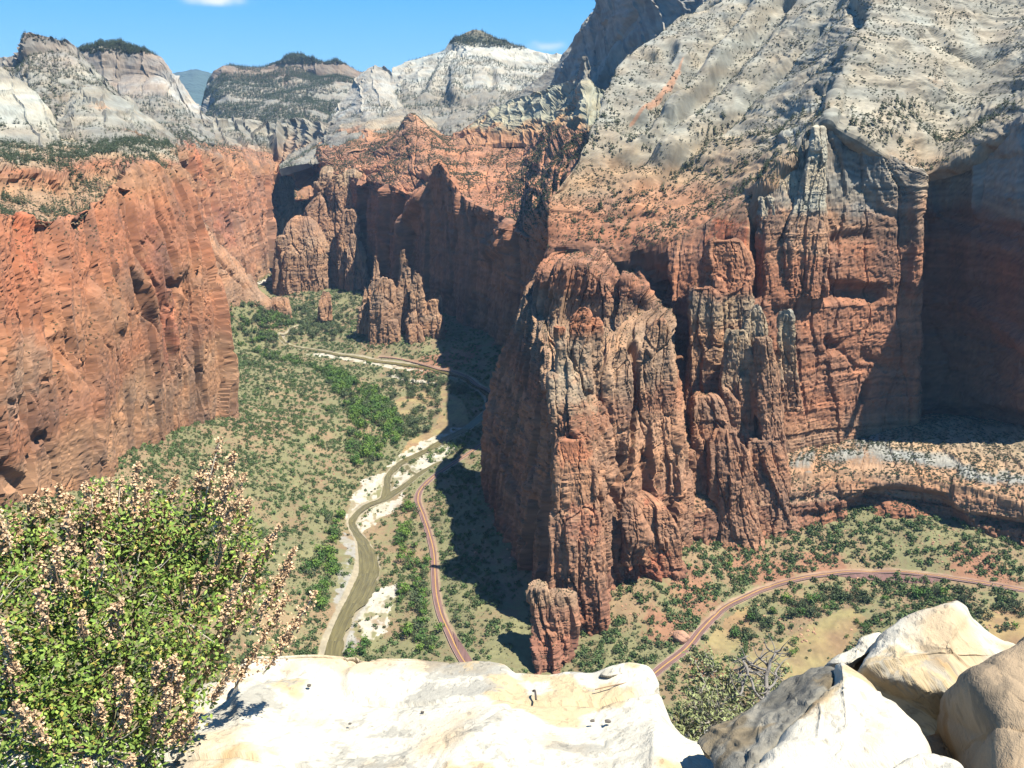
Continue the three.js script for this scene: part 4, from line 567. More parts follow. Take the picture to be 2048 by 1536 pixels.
// ---------------------------------------------------------------- towers in the middle distance
{
  const list = [
    [[[432, 590, 620, 2210], [450, 576, 640, 2210], [500, 566, 660, 2200], [560, 558, 668, 2190]], 1.0, 'broad lit buttress left of the middle towers'],
    [[[472, 558, 572, 2170], [490, 554, 580, 2170], [530, 552, 586, 2165], [572, 550, 590, 2160]], 0.9, 'rounded stump tower by the far river'],
    [[[395, 630, 645, 2230], [420, 612, 660, 2230], [470, 610, 672, 2220], [520, 612, 676, 2210], [570, 612, 680, 2200]], 0.8, 'fluted buttress under the balanced knob'],
    [[[364, 628, 638, 2240], [372, 626, 640, 2240], [385, 628, 638, 2240], [410, 622, 646, 2240]], 1, 'balanced egg shaped knob on a thin neck'],
    [[[366, 644, 650, 2250], [400, 643, 655, 2250], [440, 640, 660, 2250]], 1, 'thin finger beside the balanced knob'],
    [[[352, 664, 684, 2240], [385, 656, 688, 2235], [440, 655, 688, 2230], [520, 655, 700, 2200], [560, 655, 712, 2190]], 0.9, 'tall lit pillar on the corner of the shaded wall'],
    [[[420, 690, 712, 2180], [450, 684, 718, 2175], [510, 680, 722, 2160], [570, 676, 735, 2140]], 0.9, 'scooped buttress with rounded hollows'],
    [[[470, 700, 712, 2130], [510, 694, 726, 2120], [550, 690, 736, 2110], [580, 690, 742, 2100]], 0.8, 'low ribbed buttress at the wall foot'],
    [[[555, 765, 776, 1640], [570, 752, 786, 1640], [610, 742, 792, 1632], [650, 738, 794, 1625], [672, 738, 796, 1620]], 0.8, 'rounded front tower of the cathedral group'],
    [[[500, 799, 806, 1665], [515, 797, 809, 1665], [545, 796, 812, 1660], [590, 792, 820, 1650], [660, 790, 826, 1640]], 0.9, 'tallest needle of the cathedral group'],
    [[[518, 812, 814, 1660], [545, 810, 818, 1660], [580, 806, 824, 1655]], 0.9, 'thin splinter beside the tallest needle'],
    [[[542, 826, 832, 1640], [560, 822, 840, 1640], [600, 816, 850, 1632], [650, 815, 856, 1622], [675, 815, 858, 1618]], 0.8, 'stout double headed tower of the cathedral group'],
    [[[590, 878, 882, 1650], [605, 876, 886, 1650], [640, 874, 890, 1645], [662, 872, 892, 1640]], 0.7, 'thin blade standing apart'],
    [[[600, 862, 872, 1630], [620, 858, 876, 1630], [650, 856, 882, 1622], [672, 852, 884, 1618]], 0.8, 'short pillar next to the thin blade'],
    [[[575, 728, 734, 1665], [600, 724, 742, 1660], [640, 718, 748, 1650]], 0.9, 'left outer spire of the cathedral group'],
    [[[558, 748, 756, 1690], [580, 736, 768, 1690], [630, 726, 790, 1680]], 0.7, 'dark back shoulder of the cathedral group'],
    [[[512, 748, 752, 1900], [535, 747, 755, 1900], [560, 745, 758, 1890]], 1, 'isolated finger at the shaded wall foot'],
    [[[640, 776, 790, 1608], [655, 774, 796, 1606], [672, 772, 800, 1604]], 0.9, 'low front knob of the cathedral group'],
    [[[648, 820, 838, 1606], [660, 816, 845, 1604], [678, 812, 850, 1602]], 0.9, 'low rounded boulder tower in front'],
    [[[334, 646, 660, 2330], [352, 636, 668, 2325], [400, 632, 672, 2315], [470, 630, 676, 2300], [540, 628, 680, 2290]], 0.9, 'high lit buttress at the mouth of the narrows'],
    [[[340, 694, 712, 2260], [356, 688, 722, 2255], [400, 684, 726, 2240], [450, 684, 726, 2225]], 0.7, 'rounded brow above the scooped buttress'],
    [[[582, 646, 652, 1830], [590, 642, 658, 1830], [605, 638, 662, 1825], [614, 636, 664, 1822]], 0.9, 'small pyramid rock standing on the canyon floor'],
    [[[596, 542, 572, 1835], [604, 538, 580, 1832], [618, 536, 584, 1828]], 0.7, 'low red outcrop at the end of the slab'],
  ];
  list.forEach(([lv, deep, label], i) => column('rock_tower_terrain', [...lv, [lv.at(-1)[0] + 24, lv.at(-1)[1] - 3, lv.at(-1)[2] + 3, lv.at(-1)[3] - 3]], { res: 2.1, deep, square: 0.5, relief: COLR(1.5, { off: i * 77.1 }), tint: REDW({ off: i, beds: [[0, [0.40, 0.22, 0.125]], [90, [0.43, 0.25, 0.145]], [180, [0.43, 0.23, 0.13]], [280, [0.46, 0.30, 0.18]]], varn: 0.3 }), label, category: 'cliff', grow: [{ kind: 'scrub', per: 16, ny: [0.5], thr: 0.4, patch: 20, size: [1.2, 2.6] }] }));
}

// ---------------------------------------------------------------- canyon floor: heights through surveyed points
const survey = [];
const flat = (h, ...pts) => { for (const [px, py] of pts) survey.push(Ph(px, py, h)); };
flat(0, [640, 1450], [690, 1290], [735, 1150], [700, 1050], [760, 1000], [860, 900], [935, 858], [800, 1150], [790, 1280], [870, 800], [800, 860]);
flat(3, [760, 715], [680, 712], [880, 740], [930, 780], [780, 790]); flat(7, [620, 690], [560, 690], [600, 650], [700, 640]); flat(12, [500, 600], [560, 590], [640, 580]); flat(18, [505, 558], [545, 552]); flat(24, [540, 500], [535, 480]);
flat(4, [905, 1290], [872, 1150], [850, 1040], [838, 985], [885, 940]); flat(9, [1000, 1330], [960, 1340], [900, 1420]); flat(12, [960, 1240], [930, 1100]);
flat(9, [1250, 1400], [1310, 1350], [1200, 1480]); flat(12, [1430, 1230], [1470, 1300], [1560, 1330]); flat(16, [1540, 1175], [1600, 1250], [1700, 1270]); flat(24, [1660, 1147], [1740, 1146]); flat(28, [1850, 1156], [1800, 1230], [1950, 1240]); flat(33, [1960, 1166], [2048, 1180], [2048, 1260]); flat(38, [2250, 1210]); flat(10, [1700, 1420], [2000, 1420], [1400, 1500]);
flat(30, [560, 1010], [600, 930]); flat(18, [600, 1130], [560, 1250], [580, 1050]); flat(30, [520, 1130], [450, 1300]); flat(58, [480, 900], [420, 1000], [500, 830]); flat(38, [560, 850], [520, 780]); flat(24, [620, 850], [560, 760]); flat(12, [660, 900], [640, 790]); flat(95, [330, 930], [300, 1050]); flat(60, [380, 1100]); flat(16, [480, 690], [500, 720]); flat(40, [455, 720], [480, 800]);
for (const q of LB.slice(0, 7)) { const p = P(...q); survey.push([p[0], p[1] + 3, p[2]]); }
for (const q of [[968, 985, 905], [1005, 1075, 782], [1065, 1178, 692], [1130, 1245, 645], [1215, 1220, 652], [1240, 1176, 678], [1310, 1136, 700], [1372, 1096, 730], [1450, 1088, 755], [1550, 1066, 765], [1640, 1048, 772], [1750, 1034, 778], [1850, 1040, 768], [1950, 1060, 748], [2060, 1090, 722], [1090, 1335, 588], [1020, 775, 1240],
  [690, 572, 2180], [740, 580, 2060], [790, 592, 1950], [980, 655, 1640], [1040, 700, 1430], [770, 670, 1612], [850, 675, 1605], [910, 668, 1640], [570, 566, 2170], [640, 566, 2190], [430, 620, 1640], [500, 606, 1710], [528, 545, 2260]]) survey.push(P(...q));
const RN = survey.length, rbfW = new Float64Array(RN + 1);
{
  const A = [], S = 400; for (let i = 0; i <= RN; i++) { A[i] = new Float64Array(RN + 2); for (let j = 0; j <= RN; j++) A[i][j] = i === RN || j === RN ? (i === j ? 0 : 1) : Math.hypot(survey[i][0] - survey[j][0], survey[i][2] - survey[j][2]) / S + (i === j ? -0.004 : 0); A[i][RN + 1] = i === RN ? 0 : survey[i][1]; }
  for (let c = 0; c <= RN; c++) { let b = c; for (let r = c; r <= RN; r++) if (Math.abs(A[r][c]) > Math.abs(A[b][c])) b = r; [A[c], A[b]] = [A[b], A[c]]; for (let r = 0; r <= RN; r++) if (r !== c) { const f = A[r][c] / A[c][c]; if (f) for (let k = c; k <= RN + 1; k++) A[r][k] -= f * A[c][k]; } }
  for (let i = 0; i <= RN; i++) rbfW[i] = A[i][RN + 1] / A[i][i];
}
function baseH(x, z) { let h = rbfW[RN]; for (let i = 0; i < RN; i++) h += rbfW[i] * Math.hypot(x - survey[i][0], z - survey[i][2]) / 400; return h; }
// sight line of the photograph -> point on the floor
function onFloor(px, py) { let d = (0 - EYE) / slope(py), p = P(px, py, d); for (let k = 0; k < 12; k++) { const h = baseH(p[0], p[2]); d = lerp(d, (h - EYE) / slope(py), 0.7); p = P(px, py, d); } return [p[0], baseH(p[0], p[2]), p[2]]; }
const poly = pts => { const w = pts.map(q => onFloor(...q)); let x0 = 1e9, x1 = -1e9, z0 = 1e9, z1 = -1e9; for (const p of w) { x0 = Math.min(x0, p[0]); x1 = Math.max(x1, p[0]); z0 = Math.min(z0, p[2]); z1 = Math.max(z1, p[2]); } return { w, x0, x1, z0, z1 }; };
function inside(P0, x, z) { if (x < P0.x0 || x > P0.x1 || z < P0.z0 || z > P0.z1) return false; let c = false; const w = P0.w; for (let i = 0, j = w.length - 1; i < w.length; j = i++) if ((w[i][2] > z) !== (w[j][2] > z) && x < (w[j][0] - w[i][0]) * (z - w[i][2]) / (w[j][2] - w[i][2]) + w[i][0]) c = !c; return c; }
// a smooth line along the floor: [px, py, width in m]
function track(pts, step = 4) {
  const c = pts.map(q => { const p = onFloor(q[0], q[1]); return [p[0], q[2] ?? 7, p[2]]; }), out = []; let L = 0; for (let i = 1; i < c.length; i++) L += Math.hypot(c[i][0] - c[i - 1][0], c[i][2] - c[i - 1][2]);
  const n = Math.ceil(L / step), o = [0, 0, 0]; for (let i = 0; i <= n; i++) { splineAt(c, i / n, o); out.push(o.slice()); } return out;
}
function trackDist(t, x, z) { let b = 1e9, w = 0; for (let i = 0; i < t.length; i++) { const d = (t[i][0] - x) ** 2 + (t[i][2] - z) ** 2; if (d < b) { b = d; w = t[i][1]; } } return [Math.sqrt(b), w]; }
const RIVER = [
  track([[655, 1370, 18], [664, 1292, 18], [691, 1227, 18], [716, 1186, 24], [735, 1130, 24], [724, 1084, 13], [706, 1056, 9], [704, 1038, 10], [732, 1012, 12], [766, 998, 12], [800, 978, 11], [825, 957, 9], [850, 940, 7], [884, 922, 5]]),
  track([[768, 996, 9], [773, 978, 9], [774, 957, 9], [786, 940, 10], [807, 923, 11], [862, 896, 13], [903, 872, 15], [941, 852, 16], [975, 820, 16], [978, 790, 15], [945, 765, 15], [910, 750, 15], [870, 738, 15], [800, 727, 16], [740, 719, 17], [680, 709, 13], [630, 700, 12], [585, 692, 9], [560, 680, 8], [578, 664, 8], [620, 648, 8]]),
  track([[812, 930, 6], [822, 944, 6], [835, 948, 5]]),
  track([[420, 575, 14], [480, 566, 16], [520, 558, 16], [560, 550, 16], [600, 540, 14]])];
const ROADL = track([[1000, 1420, 7], [952, 1352, 7], [925, 1318, 7], [900, 1268, 7], [882, 1228, 7], [872, 1180, 7], [868, 1110, 7], [860, 1072, 7], [847, 1032, 7], [836, 1003, 7], [841, 980, 7], [868, 953, 7], [905, 928, 7], [945, 902, 7], [985, 872, 7], [1005, 830, 7], [990, 790, 7], [940, 758, 7], [890, 740, 7], [820, 722, 7], [760, 713, 7]], 3);
const ROADR = track([[1200, 1440, 7], [1310, 1347, 7], [1372, 1298, 7], [1405, 1258, 7], [1440, 1222, 7], [1490, 1194, 7], [1540, 1174, 7], [1600, 1157, 7], [1650, 1149, 7], [1720, 1143, 7], [1790, 1143, 7], [1860, 1150, 7], [1920, 1159, 7], [2000, 1172, 7], [2080, 1184, 7], [2250, 1212, 7]], 3);
const PULLOUT = poly([[1672, 1152], [1720, 1148], [1790, 1149], [1860, 1154], [1884, 1160], [1860, 1168], [1800, 1166], [1730, 1160]]);
const APRON = poly([[905, 1262], [925, 1290], [945, 1322], [958, 1345], [940, 1345], [915, 1300]]);
const BARS = [ // [outline, kind] 0 white sand, 1 grey gravel
  [[[739, 1186], [794, 1169], [790, 1215], [770, 1250], [750, 1290], [722, 1270], [722, 1241]], 0], [[[736, 1196], [681, 1255], [676, 1310], [705, 1305], [716, 1255], [738, 1220]], 1],
  [[[688, 1118], [707, 1135], [693, 1193], [671, 1245], [664, 1215], [676, 1142]], 1], [[[684, 1066], [719, 1080], [725, 1107], [715, 1131], [702, 1118], [681, 1092]], 1],
  [[[708, 1049], [746, 1019], [807, 984], [798, 1010], [757, 1042], [722, 1066]], 0], [[[691, 1022], [705, 991], [725, 957], [773, 941], [768, 985], [725, 1008], [688, 1040]], 0],
  [[[782, 980], [788, 950], [804, 936], [827, 954], [807, 969]], 0], [[[814, 933], [852, 911], [907, 880], [915, 890], [883, 922], [845, 942], [825, 950]], 0], [[[880, 885], [930, 858], [938, 848], [900, 858], [850, 880], [800, 912], [775, 934], [800, 928]], 0],
  [[[606, 708], [660, 716], [730, 728], [790, 738], [860, 744], [800, 733], [730, 716], [660, 704]], 0], [[[480, 570], [540, 556], [560, 556], [520, 570]], 0], [[[770, 745], [830, 758], [880, 768], [830, 766], [780, 754]], 0]].map(([p, k]) => [poly(p), k]);
const MEADOW = [poly([[1480, 1350], [1500, 1300], [1560, 1280], [1625, 1245], [1700, 1210], [1730, 1235], [1690, 1300], [1600, 1370]]), poly([[1960, 1225], [2060, 1205], [2100, 1330], [1990, 1330]]), poly([[1400, 1300], [1450, 1240], [1500, 1215], [1500, 1260], [1440, 1330]]), poly([[880, 775], [925, 800], [940, 850], [905, 866], [850, 885], [800, 915], [815, 885], [870, 850], [885, 810]]), poly([[790, 800], [850, 780], [870, 800], [830, 830], [795, 830]])];

// ---------------------------------------------------------------- floor sheet, its soil in a texture laid out in metres
const FX0 = -780, FX1 = 780, FZ0 = -2650, FZ1 = -380, TW = 2048, TH = 2048;
const REDSOIL = [[1640, 1130, 26], [1560, 1145, 16], [1940, 1130, 24], [1990, 1140, 20], [870, 730, 60], [910, 715, 50], [1420, 1330, 20], [1330, 1250, 22], [1380, 1180, 30], [1500, 1130, 26]].map(([a, b, r]) => [...onFloor(a, b), r]);
const PALESOIL = [[560, 790, 20], [570, 770, 26], [520, 820, 20], [640, 900, 20], [560, 1240, 20]].map(([a, b, r]) => [...onFloor(a, b), r]);
const coarse = { n: 256, d: new Float32Array(257 * 257), w: new Float32Array(257 * 257), r: new Float32Array(257 * 257) };  // distance to river bank and road on a coarse raster
for (let j = 0; j <= 256; j++) for (let i = 0; i <= 256; i++) {
  const x = lerp(FX0, FX1, i / 256), z = lerp(FZ1, FZ0, j / 256); let b = 1e9; for (const t of RIVER) { const [d, w] = trackDist(t, x, z); b = Math.min(b, d - w / 2); }
  coarse.d[j * 257 + i] = b; coarse.r[j * 257 + i] = Math.min(trackDist(ROADL, x, z)[0], trackDist(ROADR, x, z)[0]);
}
function look(a, x, z) { const u = clamp((x - FX0) / (FX1 - FX0)) * 255.999, v = clamp((z - FZ1) / (FZ0 - FZ1)) * 255.999, i = Math.floor(u), j = Math.floor(v), f = u - i, g = v - j, k = j * 257 + i; return lerp(lerp(a[k], a[k + 1], f), lerp(a[k + 257], a[k + 258], f), g); }
const bankDist = (x, z) => look(coarse.d, x, z), roadDist = (x, z) => look(coarse.r, x, z);
function floorH(x, z) {
  const b = bankDist(x, z), r = roadDist(x, z), k = sst(5, 26, r) * sst(0, 20, b);
  return baseH(x, z) + (fbm2(x / 45, z / 45, 3) * 5 * sst(10, 60, b) + fbm2(x / 9, z / 9, 3) * 1.4) * k - 1.6 * sst(3, -4, b);
}
{
  const data = new Uint8Array(TW * TH * 4), g = c => Math.round(255 * Math.pow(clamp(c), 1 / 2.2));
  const lut = new Uint8Array(1025); for (let i = 0; i <= 1024; i++) lut[i] = g(i / 1024);
  for (let j = 0; j < TH; j++) for (let i = 0; i < TW; i++) {
    const x = lerp(FX0, FX1, (i + 0.5) / TW), z = lerp(FZ1, FZ0, (j + 0.5) / TH);
    const a = n2(x / 55, z / 55), b = n2(x / 14 + 7, z / 14), c = n2(x / 3.1, z / 3.1), e = h2(i, j) - 0.5;
    let R = 0.185, G = 0.127, B = 0.068;                                                  // dry tan soil
    const gr = sst(-0.5, 0.35, a * 0.6 + b * 0.5 + c * 0.3 + (x < -40 ? 0.12 : 0)); R = lerp(R, 0.108, gr * 0.85); G = lerp(G, 0.112, gr * 0.85); B = lerp(B, 0.048, gr * 0.85);   // thin grass
    for (const q of REDSOIL) { const d = Math.hypot(x - q[0], z - q[2]) / q[3]; if (d < 1.3) { const t = 0.85 * sst(1.2, 0.55, d + 0.35 * b + 0.2 * c); R = lerp(R, 0.205, t); G = lerp(G, 0.096, t); B = lerp(B, 0.054, t); } }
    for (const q of PALESOIL) { const d = Math.hypot(x - q[0], z - q[2]) / q[3]; if (d < 1.3) { const t = 0.8 * sst(1.2, 0.6, d + 0.35 * b + 0.2 * c); R = lerp(R, 0.215, t); G = lerp(G, 0.15, t); B = lerp(B, 0.08, t); } }
    for (const m of MEADOW) if (inside(m, x + b * 3 + c * 1.2, z + a * 4 + c * 1.2)) { R = 0.178 + 0.03 * a; G = 0.133 + 0.016 * b; B = 0.060; }
    const wx = x + b * 5 + c * 1.8, wz = z + n2(x / 13 + 40, z / 13) * 6 + n2(x / 3 + 9, z / 3) * 1.8;
    for (const [q, k] of BARS) if (inside(q, wx, wz)) { const t = clamp(0.92 - 0.75 * sst(0.1, 0.6, n2(x / 6 + 3, z / 11) + 0.5 * c) - 0.3 * sst(0.2, 0.6, b)); const S = k ? [0.22, 0.212, 0.19] : [0.36, 0.328, 0.27]; R = lerp(R, S[0], t); G = lerp(G, S[1], t); B = lerp(B, S[2], t); }
    const bd = bankDist(x, z) + c * 0.7; if (bd < 2.0) { const t = sst(2.0, 0.8, bd); R = lerp(R, 0.22, t); G = lerp(G, 0.19, t); B = lerp(B, 0.13, t); }
    const rd = roadDist(x, z) + c * 0.5; if (rd < 6) { const t = 0.7 * sst(5.6, 4.4, rd); R = lerp(R, 0.25, t); G = lerp(G, 0.165, t); B = lerp(B, 0.11, t); }
    const m = 1 + 0.14 * b + 0.16 * c + 0.16 * e, o = (j * TW + i) * 4;
    data[o] = lut[Math.round(clamp(R * m) * 1024)]; data[o + 1] = lut[Math.round(clamp(G * m) * 1024)]; data[o + 2] = lut[Math.round(clamp(B * m) * 1024)]; data[o + 3] = 255;
  }
  const tex = new THREE.DataTexture(data, TW, TH, THREE.RGBAFormat); tex.colorSpace = THREE.SRGBColorSpace; tex.magFilter = THREE.LinearFilter; tex.minFilter = THREE.LinearFilter; tex.needsUpdate = true;
  // rows grow with distance, columns spread with it
  const NU = 330, NV = 340, pos = new Float32Array((NU + 1) * (NV + 1) * 3), uv = new Float32Array((NU + 1) * (NV + 1) * 2), idx = [];
  for (let j = 0; j <= NV; j++) { const d = 384 * Math.pow(2640 / 384, j / NV); for (let i = 0; i <= NU; i++) {
    const x = (i / NU * 2 - 1) * Math.min(770, 0.80 * d), z = -d, k = j * (NU + 1) + i; pos.set([x, floorH(x, z), z], k * 3); uv.set([(x - FX0) / (FX1 - FX0), (z - FZ1) / (FZ0 - FZ1)], k * 2);
    if (i < NU && j < NV) { const A = k, B = k + 1, C = k + NU + 1, D = C + 1; idx.push(A, B, D, A, D, C); } } }
  const geo = new THREE.BufferGeometry(); geo.setAttribute('position', new THREE.BufferAttribute(pos, 3)); geo.setAttribute('uv', new THREE.BufferAttribute(uv, 2)); geo.setIndex(idx); geo.computeVertexNormals(); nTri += idx.length / 3;
  mesh('canyon_floor_ground', geo, new THREE.MeshStandardMaterial({ map: tex, roughness: 1 }), scene, { label: 'canyon floor of tan soil, dry grass and sandbars', category: 'ground', kind: 'structure' });
}
// flat ribbons along the floor
function ribbon(name, t, off, half, up, mat, data, parent) {
  const pos = [], idx = [], uv = []; let L = 0;
  for (let i = 0; i < t.length; i++) {
    const a = t[Math.max(0, i - 1)], b = t[Math.min(t.length - 1, i + 1)], l = Math.hypot(b[0] - a[0], b[2] - a[2]) || 1, nx = -(b[2] - a[2]) / l, nz = (b[0] - a[0]) / l;
    if (i) L += Math.hypot(t[i][0] - t[i - 1][0], t[i][2] - t[i - 1][2]);
    const hw0 = half ?? t[i][1] / 2, y = baseH(t[i][0], t[i][2]) + up;
    for (const s of [-1, 1]) { const hw = half ? hw0 : hw0 * (1 + 0.28 * n2(L / 17, s * 9) + 0.16 * n2(L / 5, s * 5)), o = off + s * hw; pos.push(t[i][0] + nx * o, y, t[i][2] + nz * o); uv.push(o, L); }
    if (i) { const k = i * 2; idx.push(k - 2, k - 1, k, k - 1, k + 1, k); }
  }
  const g = new THREE.BufferGeometry(); g.setAttribute('position', new THREE.Float32BufferAttribute(pos, 3)); g.setAttribute('uv', new THREE.Float32BufferAttribute(uv, 2)); g.setIndex(idx); g.computeVertexNormals();
  const n = g.attributes.normal; if (n.getY(0) < 0) { const k = g.index.array; for (let i = 0; i < k.length; i += 3) { const q = k[i]; k[i] = k[i + 1]; k[i + 1] = q; } g.computeVertexNormals(); }
  return mesh(name, g, mat, parent ?? scene, data);
}
function speckle(base, amp, seed, n = 256) { const d = new Uint8Array(n * n * 4); for (let j = 0; j < n; j++) for (let i = 0; i < n; i++) { const m = 1 + amp * (h2(i + seed, j) - 0.5) + amp * n2(i / 9 + seed, j / 60) + amp * 0.6 * n2(i / 37, j / 37 + seed); const o = (j * n + i) * 4; for (let k = 0; k < 3; k++) d[o + k] = Math.round(255 * Math.pow(clamp(base[k] * m), 1 / 2.2)); d[o + 3] = 255; } const t = new THREE.DataTexture(d, n, n); t.colorSpace = THREE.SRGBColorSpace; t.wrapS = t.wrapT = THREE.RepeatWrapping; t.magFilter = THREE.LinearFilter; t.minFilter = THREE.LinearFilter; t.needsUpdate = true; t.repeat.set(1 / 16, 1 / 60); return t; }
const roadMat = new THREE.MeshStandardMaterial({ map: speckle([0.115, 0.060, 0.052], 0.22, 3), roughness: 0.9 });
const yellow = new THREE.MeshStandardMaterial({ color: new THREE.Color().setRGB(0.42, 0.25, 0.05), roughness: 0.8 });
const edgeWhite = new THREE.MeshStandardMaterial({ color: new THREE.Color().setRGB(0.32, 0.28, 0.24), roughness: 0.8 });
const roadL = ribbon('river_road', ROADL, 0, 4.0, 0.42, roadMat, { label: 'red asphalt road following the river past the fin', category: 'road', kind: 'structure' });
const roadR = ribbon('bend_road', ROADR, 0, 4.0, 0.42, roadMat, { label: 'red asphalt road curving below the arch step', category: 'road', kind: 'structure' });
for (const [t, r] of [[ROADL, roadL], [ROADR, roadR]]) { for (const s of [-0.28, 0.28]) ribbon('centre_line', t, s, 0.15, 0.46, yellow, {}, r); for (const s of [-3.75, 3.75]) ribbon('edge_line', t, s, 0.09, 0.46, edgeWhite, {}, r); }
function patch(name, P0, up, mat, data, parent) {
  const sh = new THREE.Shape(P0.w.map(p => new THREE.Vector2(p[0], -p[2]))), g = new THREE.ShapeGeometry(sh), a = g.attributes.position;
  const hs = P0.w.map(p => p[1]); for (let i = 0; i < a.count; i++) { const x = a.getX(i), z = -a.getY(i); a.setXYZ(i, x, baseH(x, z) + up, z); } g.computeVertexNormals(); return mesh(name, g, mat, parent ?? scene, data);
}
patch('pullout', PULLOUT, 0.36, roadMat, {}, roadR); patch('pullout', APRON, 0.36, roadMat, {}, roadL);
const waterMat = new THREE.MeshPhysicalMaterial({ map: speckle([0.105, 0.088, 0.034], 0.28, 11), roughness: 0.12, ior: 1.33, bumpMap: (() => { const n = 256, d = new Uint8Array(n * n * 4); for (let j = 0; j < n; j++) for (let i = 0; i < n; i++) { const v = 128 + 90 * fbm2(i / 6, j / 4, 3), o = (j * n + i) * 4; d[o] = d[o + 1] = d[o + 2] = clamp(v, 0, 255); d[o + 3] = 255; } const t = new THREE.DataTexture(d, n, n); t.wrapS = t.wrapT = THREE.RepeatWrapping; t.magFilter = THREE.LinearFilter; t.repeat.set(1 / 24, 1 / 24); t.needsUpdate = true; return t; })(), bumpScale: 0.25 });
RIVER.forEach((t, i) => ribbon('river_water', t, 0, undefined, -0.28 - 0.03 * i, waterMat, { label: ['muddy olive river winding in the near bend', 'long upper reach of the muddy river past the sandbars', 'narrow side channel between two white sandbars', 'far glimpse of the river at the canyon head'][i], category: 'river', kind: 'structure' }));

// ---------------------------------------------------------------- plants
const leafMat = (r, g, b) => new THREE.MeshStandardMaterial({ color: new THREE.Color().setRGB(r, g, b), roughness: 0.9, side: THREE.DoubleSide });
function tuft(seed, n, o = {}) {                   // leaf clumps spread through a rounded crown one unit across
  const r = rng(seed), pos = [], { flat = 0.8, size = 0.26, lift = 0.42, inner = 0.35, lobes = 5, wide = 0.62 } = o, L = [];
  for (let i = 0; i < lobes; i++) L.push([(r() - 0.5) * wide, (r() - 0.3) * 0.45, (r() - 0.5) * wide, 0.22 + r() * 0.2]);
  for (let i = 0; i < n; i++) {
    const l = L[Math.floor(r() * lobes)], a = r() * 6.283, c = r() * 1.7 - 0.7, q = Math.sqrt(Math.max(0, 1 - c * c)), k = (inner + (1 - inner) * Math.cbrt(r())) * l[3];
    const nx = q * Math.cos(a), ny = c, nz = q * Math.sin(a), x = l[0] + nx * k, y = lift + (l[1] + ny * k) * flat, z = l[2] + nz * k, s = size * (0.6 + 0.8 * r());
    const tx = r() - 0.5, ty = r() - 0.5, tz = r() - 0.5; let ux = ny * tz - nz * ty, uy = nz * tx - nx * tz, uz = nx * ty - ny * tx, ul = Math.hypot(ux, uy, uz) || 1; ux /= ul; uy /= ul; uz /= ul;
    const vx = ny * uz - nz * uy + nx * 0.5, vy = nz * ux - nx * uz + ny * 0.5, vz = nx * uy - ny * ux + nz * 0.5;
    pos.push(x - ux * s * 0.5, y - uy * s * 0.5, z - uz * s * 0.5, x + ux * s * 0.5, y + uy * s * 0.5, z + uz * s * 0.5, x + vx * s * 0.8, y + vy * s * 0.8, z + vz * s * 0.8);
  }
  const g = new THREE.BufferGeometry(); g.setAttribute('position', new THREE.Float32BufferAttribute(pos, 3)); g.computeVertexNormals(); return g;
}
function pineShape(seed, n) {
  const r = rng(seed), pos = [];
  for (let i = 0; i < n; i++) {
    const h = Math.pow(r(), 0.8), rad = (0.24 * (1 - h) + 0.03) * (0.75 + 0.5 * r()), a = r() * 6.283, s = 0.15 * (1.15 - h), x = Math.cos(a) * rad, z = Math.sin(a) * rad, y = 0.08 + h * 0.92, b = a + 1.57 + (r() - 0.5);
    pos.push(x * 0.2, y + 0.05, z * 0.2, x + Math.cos(b) * s * 0.6, y - 0.03, z + Math.sin(b) * s * 0.6, x - Math.cos(b) * s * 0.5 + Math.cos(a) * s * 0.5, y - 0.05, z - Math.sin(b) * s * 0.5 + Math.sin(a) * s * 0.5);
  }
  const g = new THREE.BufferGeometry(); g.setAttribute('position', new THREE.Float32BufferAttribute(pos, 3)); g.computeVertexNormals(); return g;
}
const tmpM = new THREE.Matrix4(), tmpQ = new THREE.Quaternion(), UPV = new THREE.Vector3(0, 1, 0), tmpC = new THREE.Color();
function cover(name, geo, mat, list, tint, data) {  // uncountable growth: one object. list: [x, y, z, size, random, tag, wide, tall]
  const m = new THREE.InstancedMesh(geo, mat, list.length); m.name = name; m.castShadow = m.receiveShadow = true; m.userData = { kind: 'stuff', ...data };
  list.forEach((q, i) => { tmpM.compose(new THREE.Vector3(q[0], q[1], q[2]), tmpQ.setFromAxisAngle(UPV, q[4] * 6.283), new THREE.Vector3(q[3] * q[6], q[3] * q[7], q[3] * q[6])); m.setMatrixAt(i, tmpM); tint(q, tmpC); m.setColorAt(i, tmpC); });
  scene.add(m); return m;
}
const rp = rng(4242), white = leafMat(1, 1, 1), vary = (q, k) => 0.7 + 0.6 * h2(Math.floor(q[4] * 99999), k);
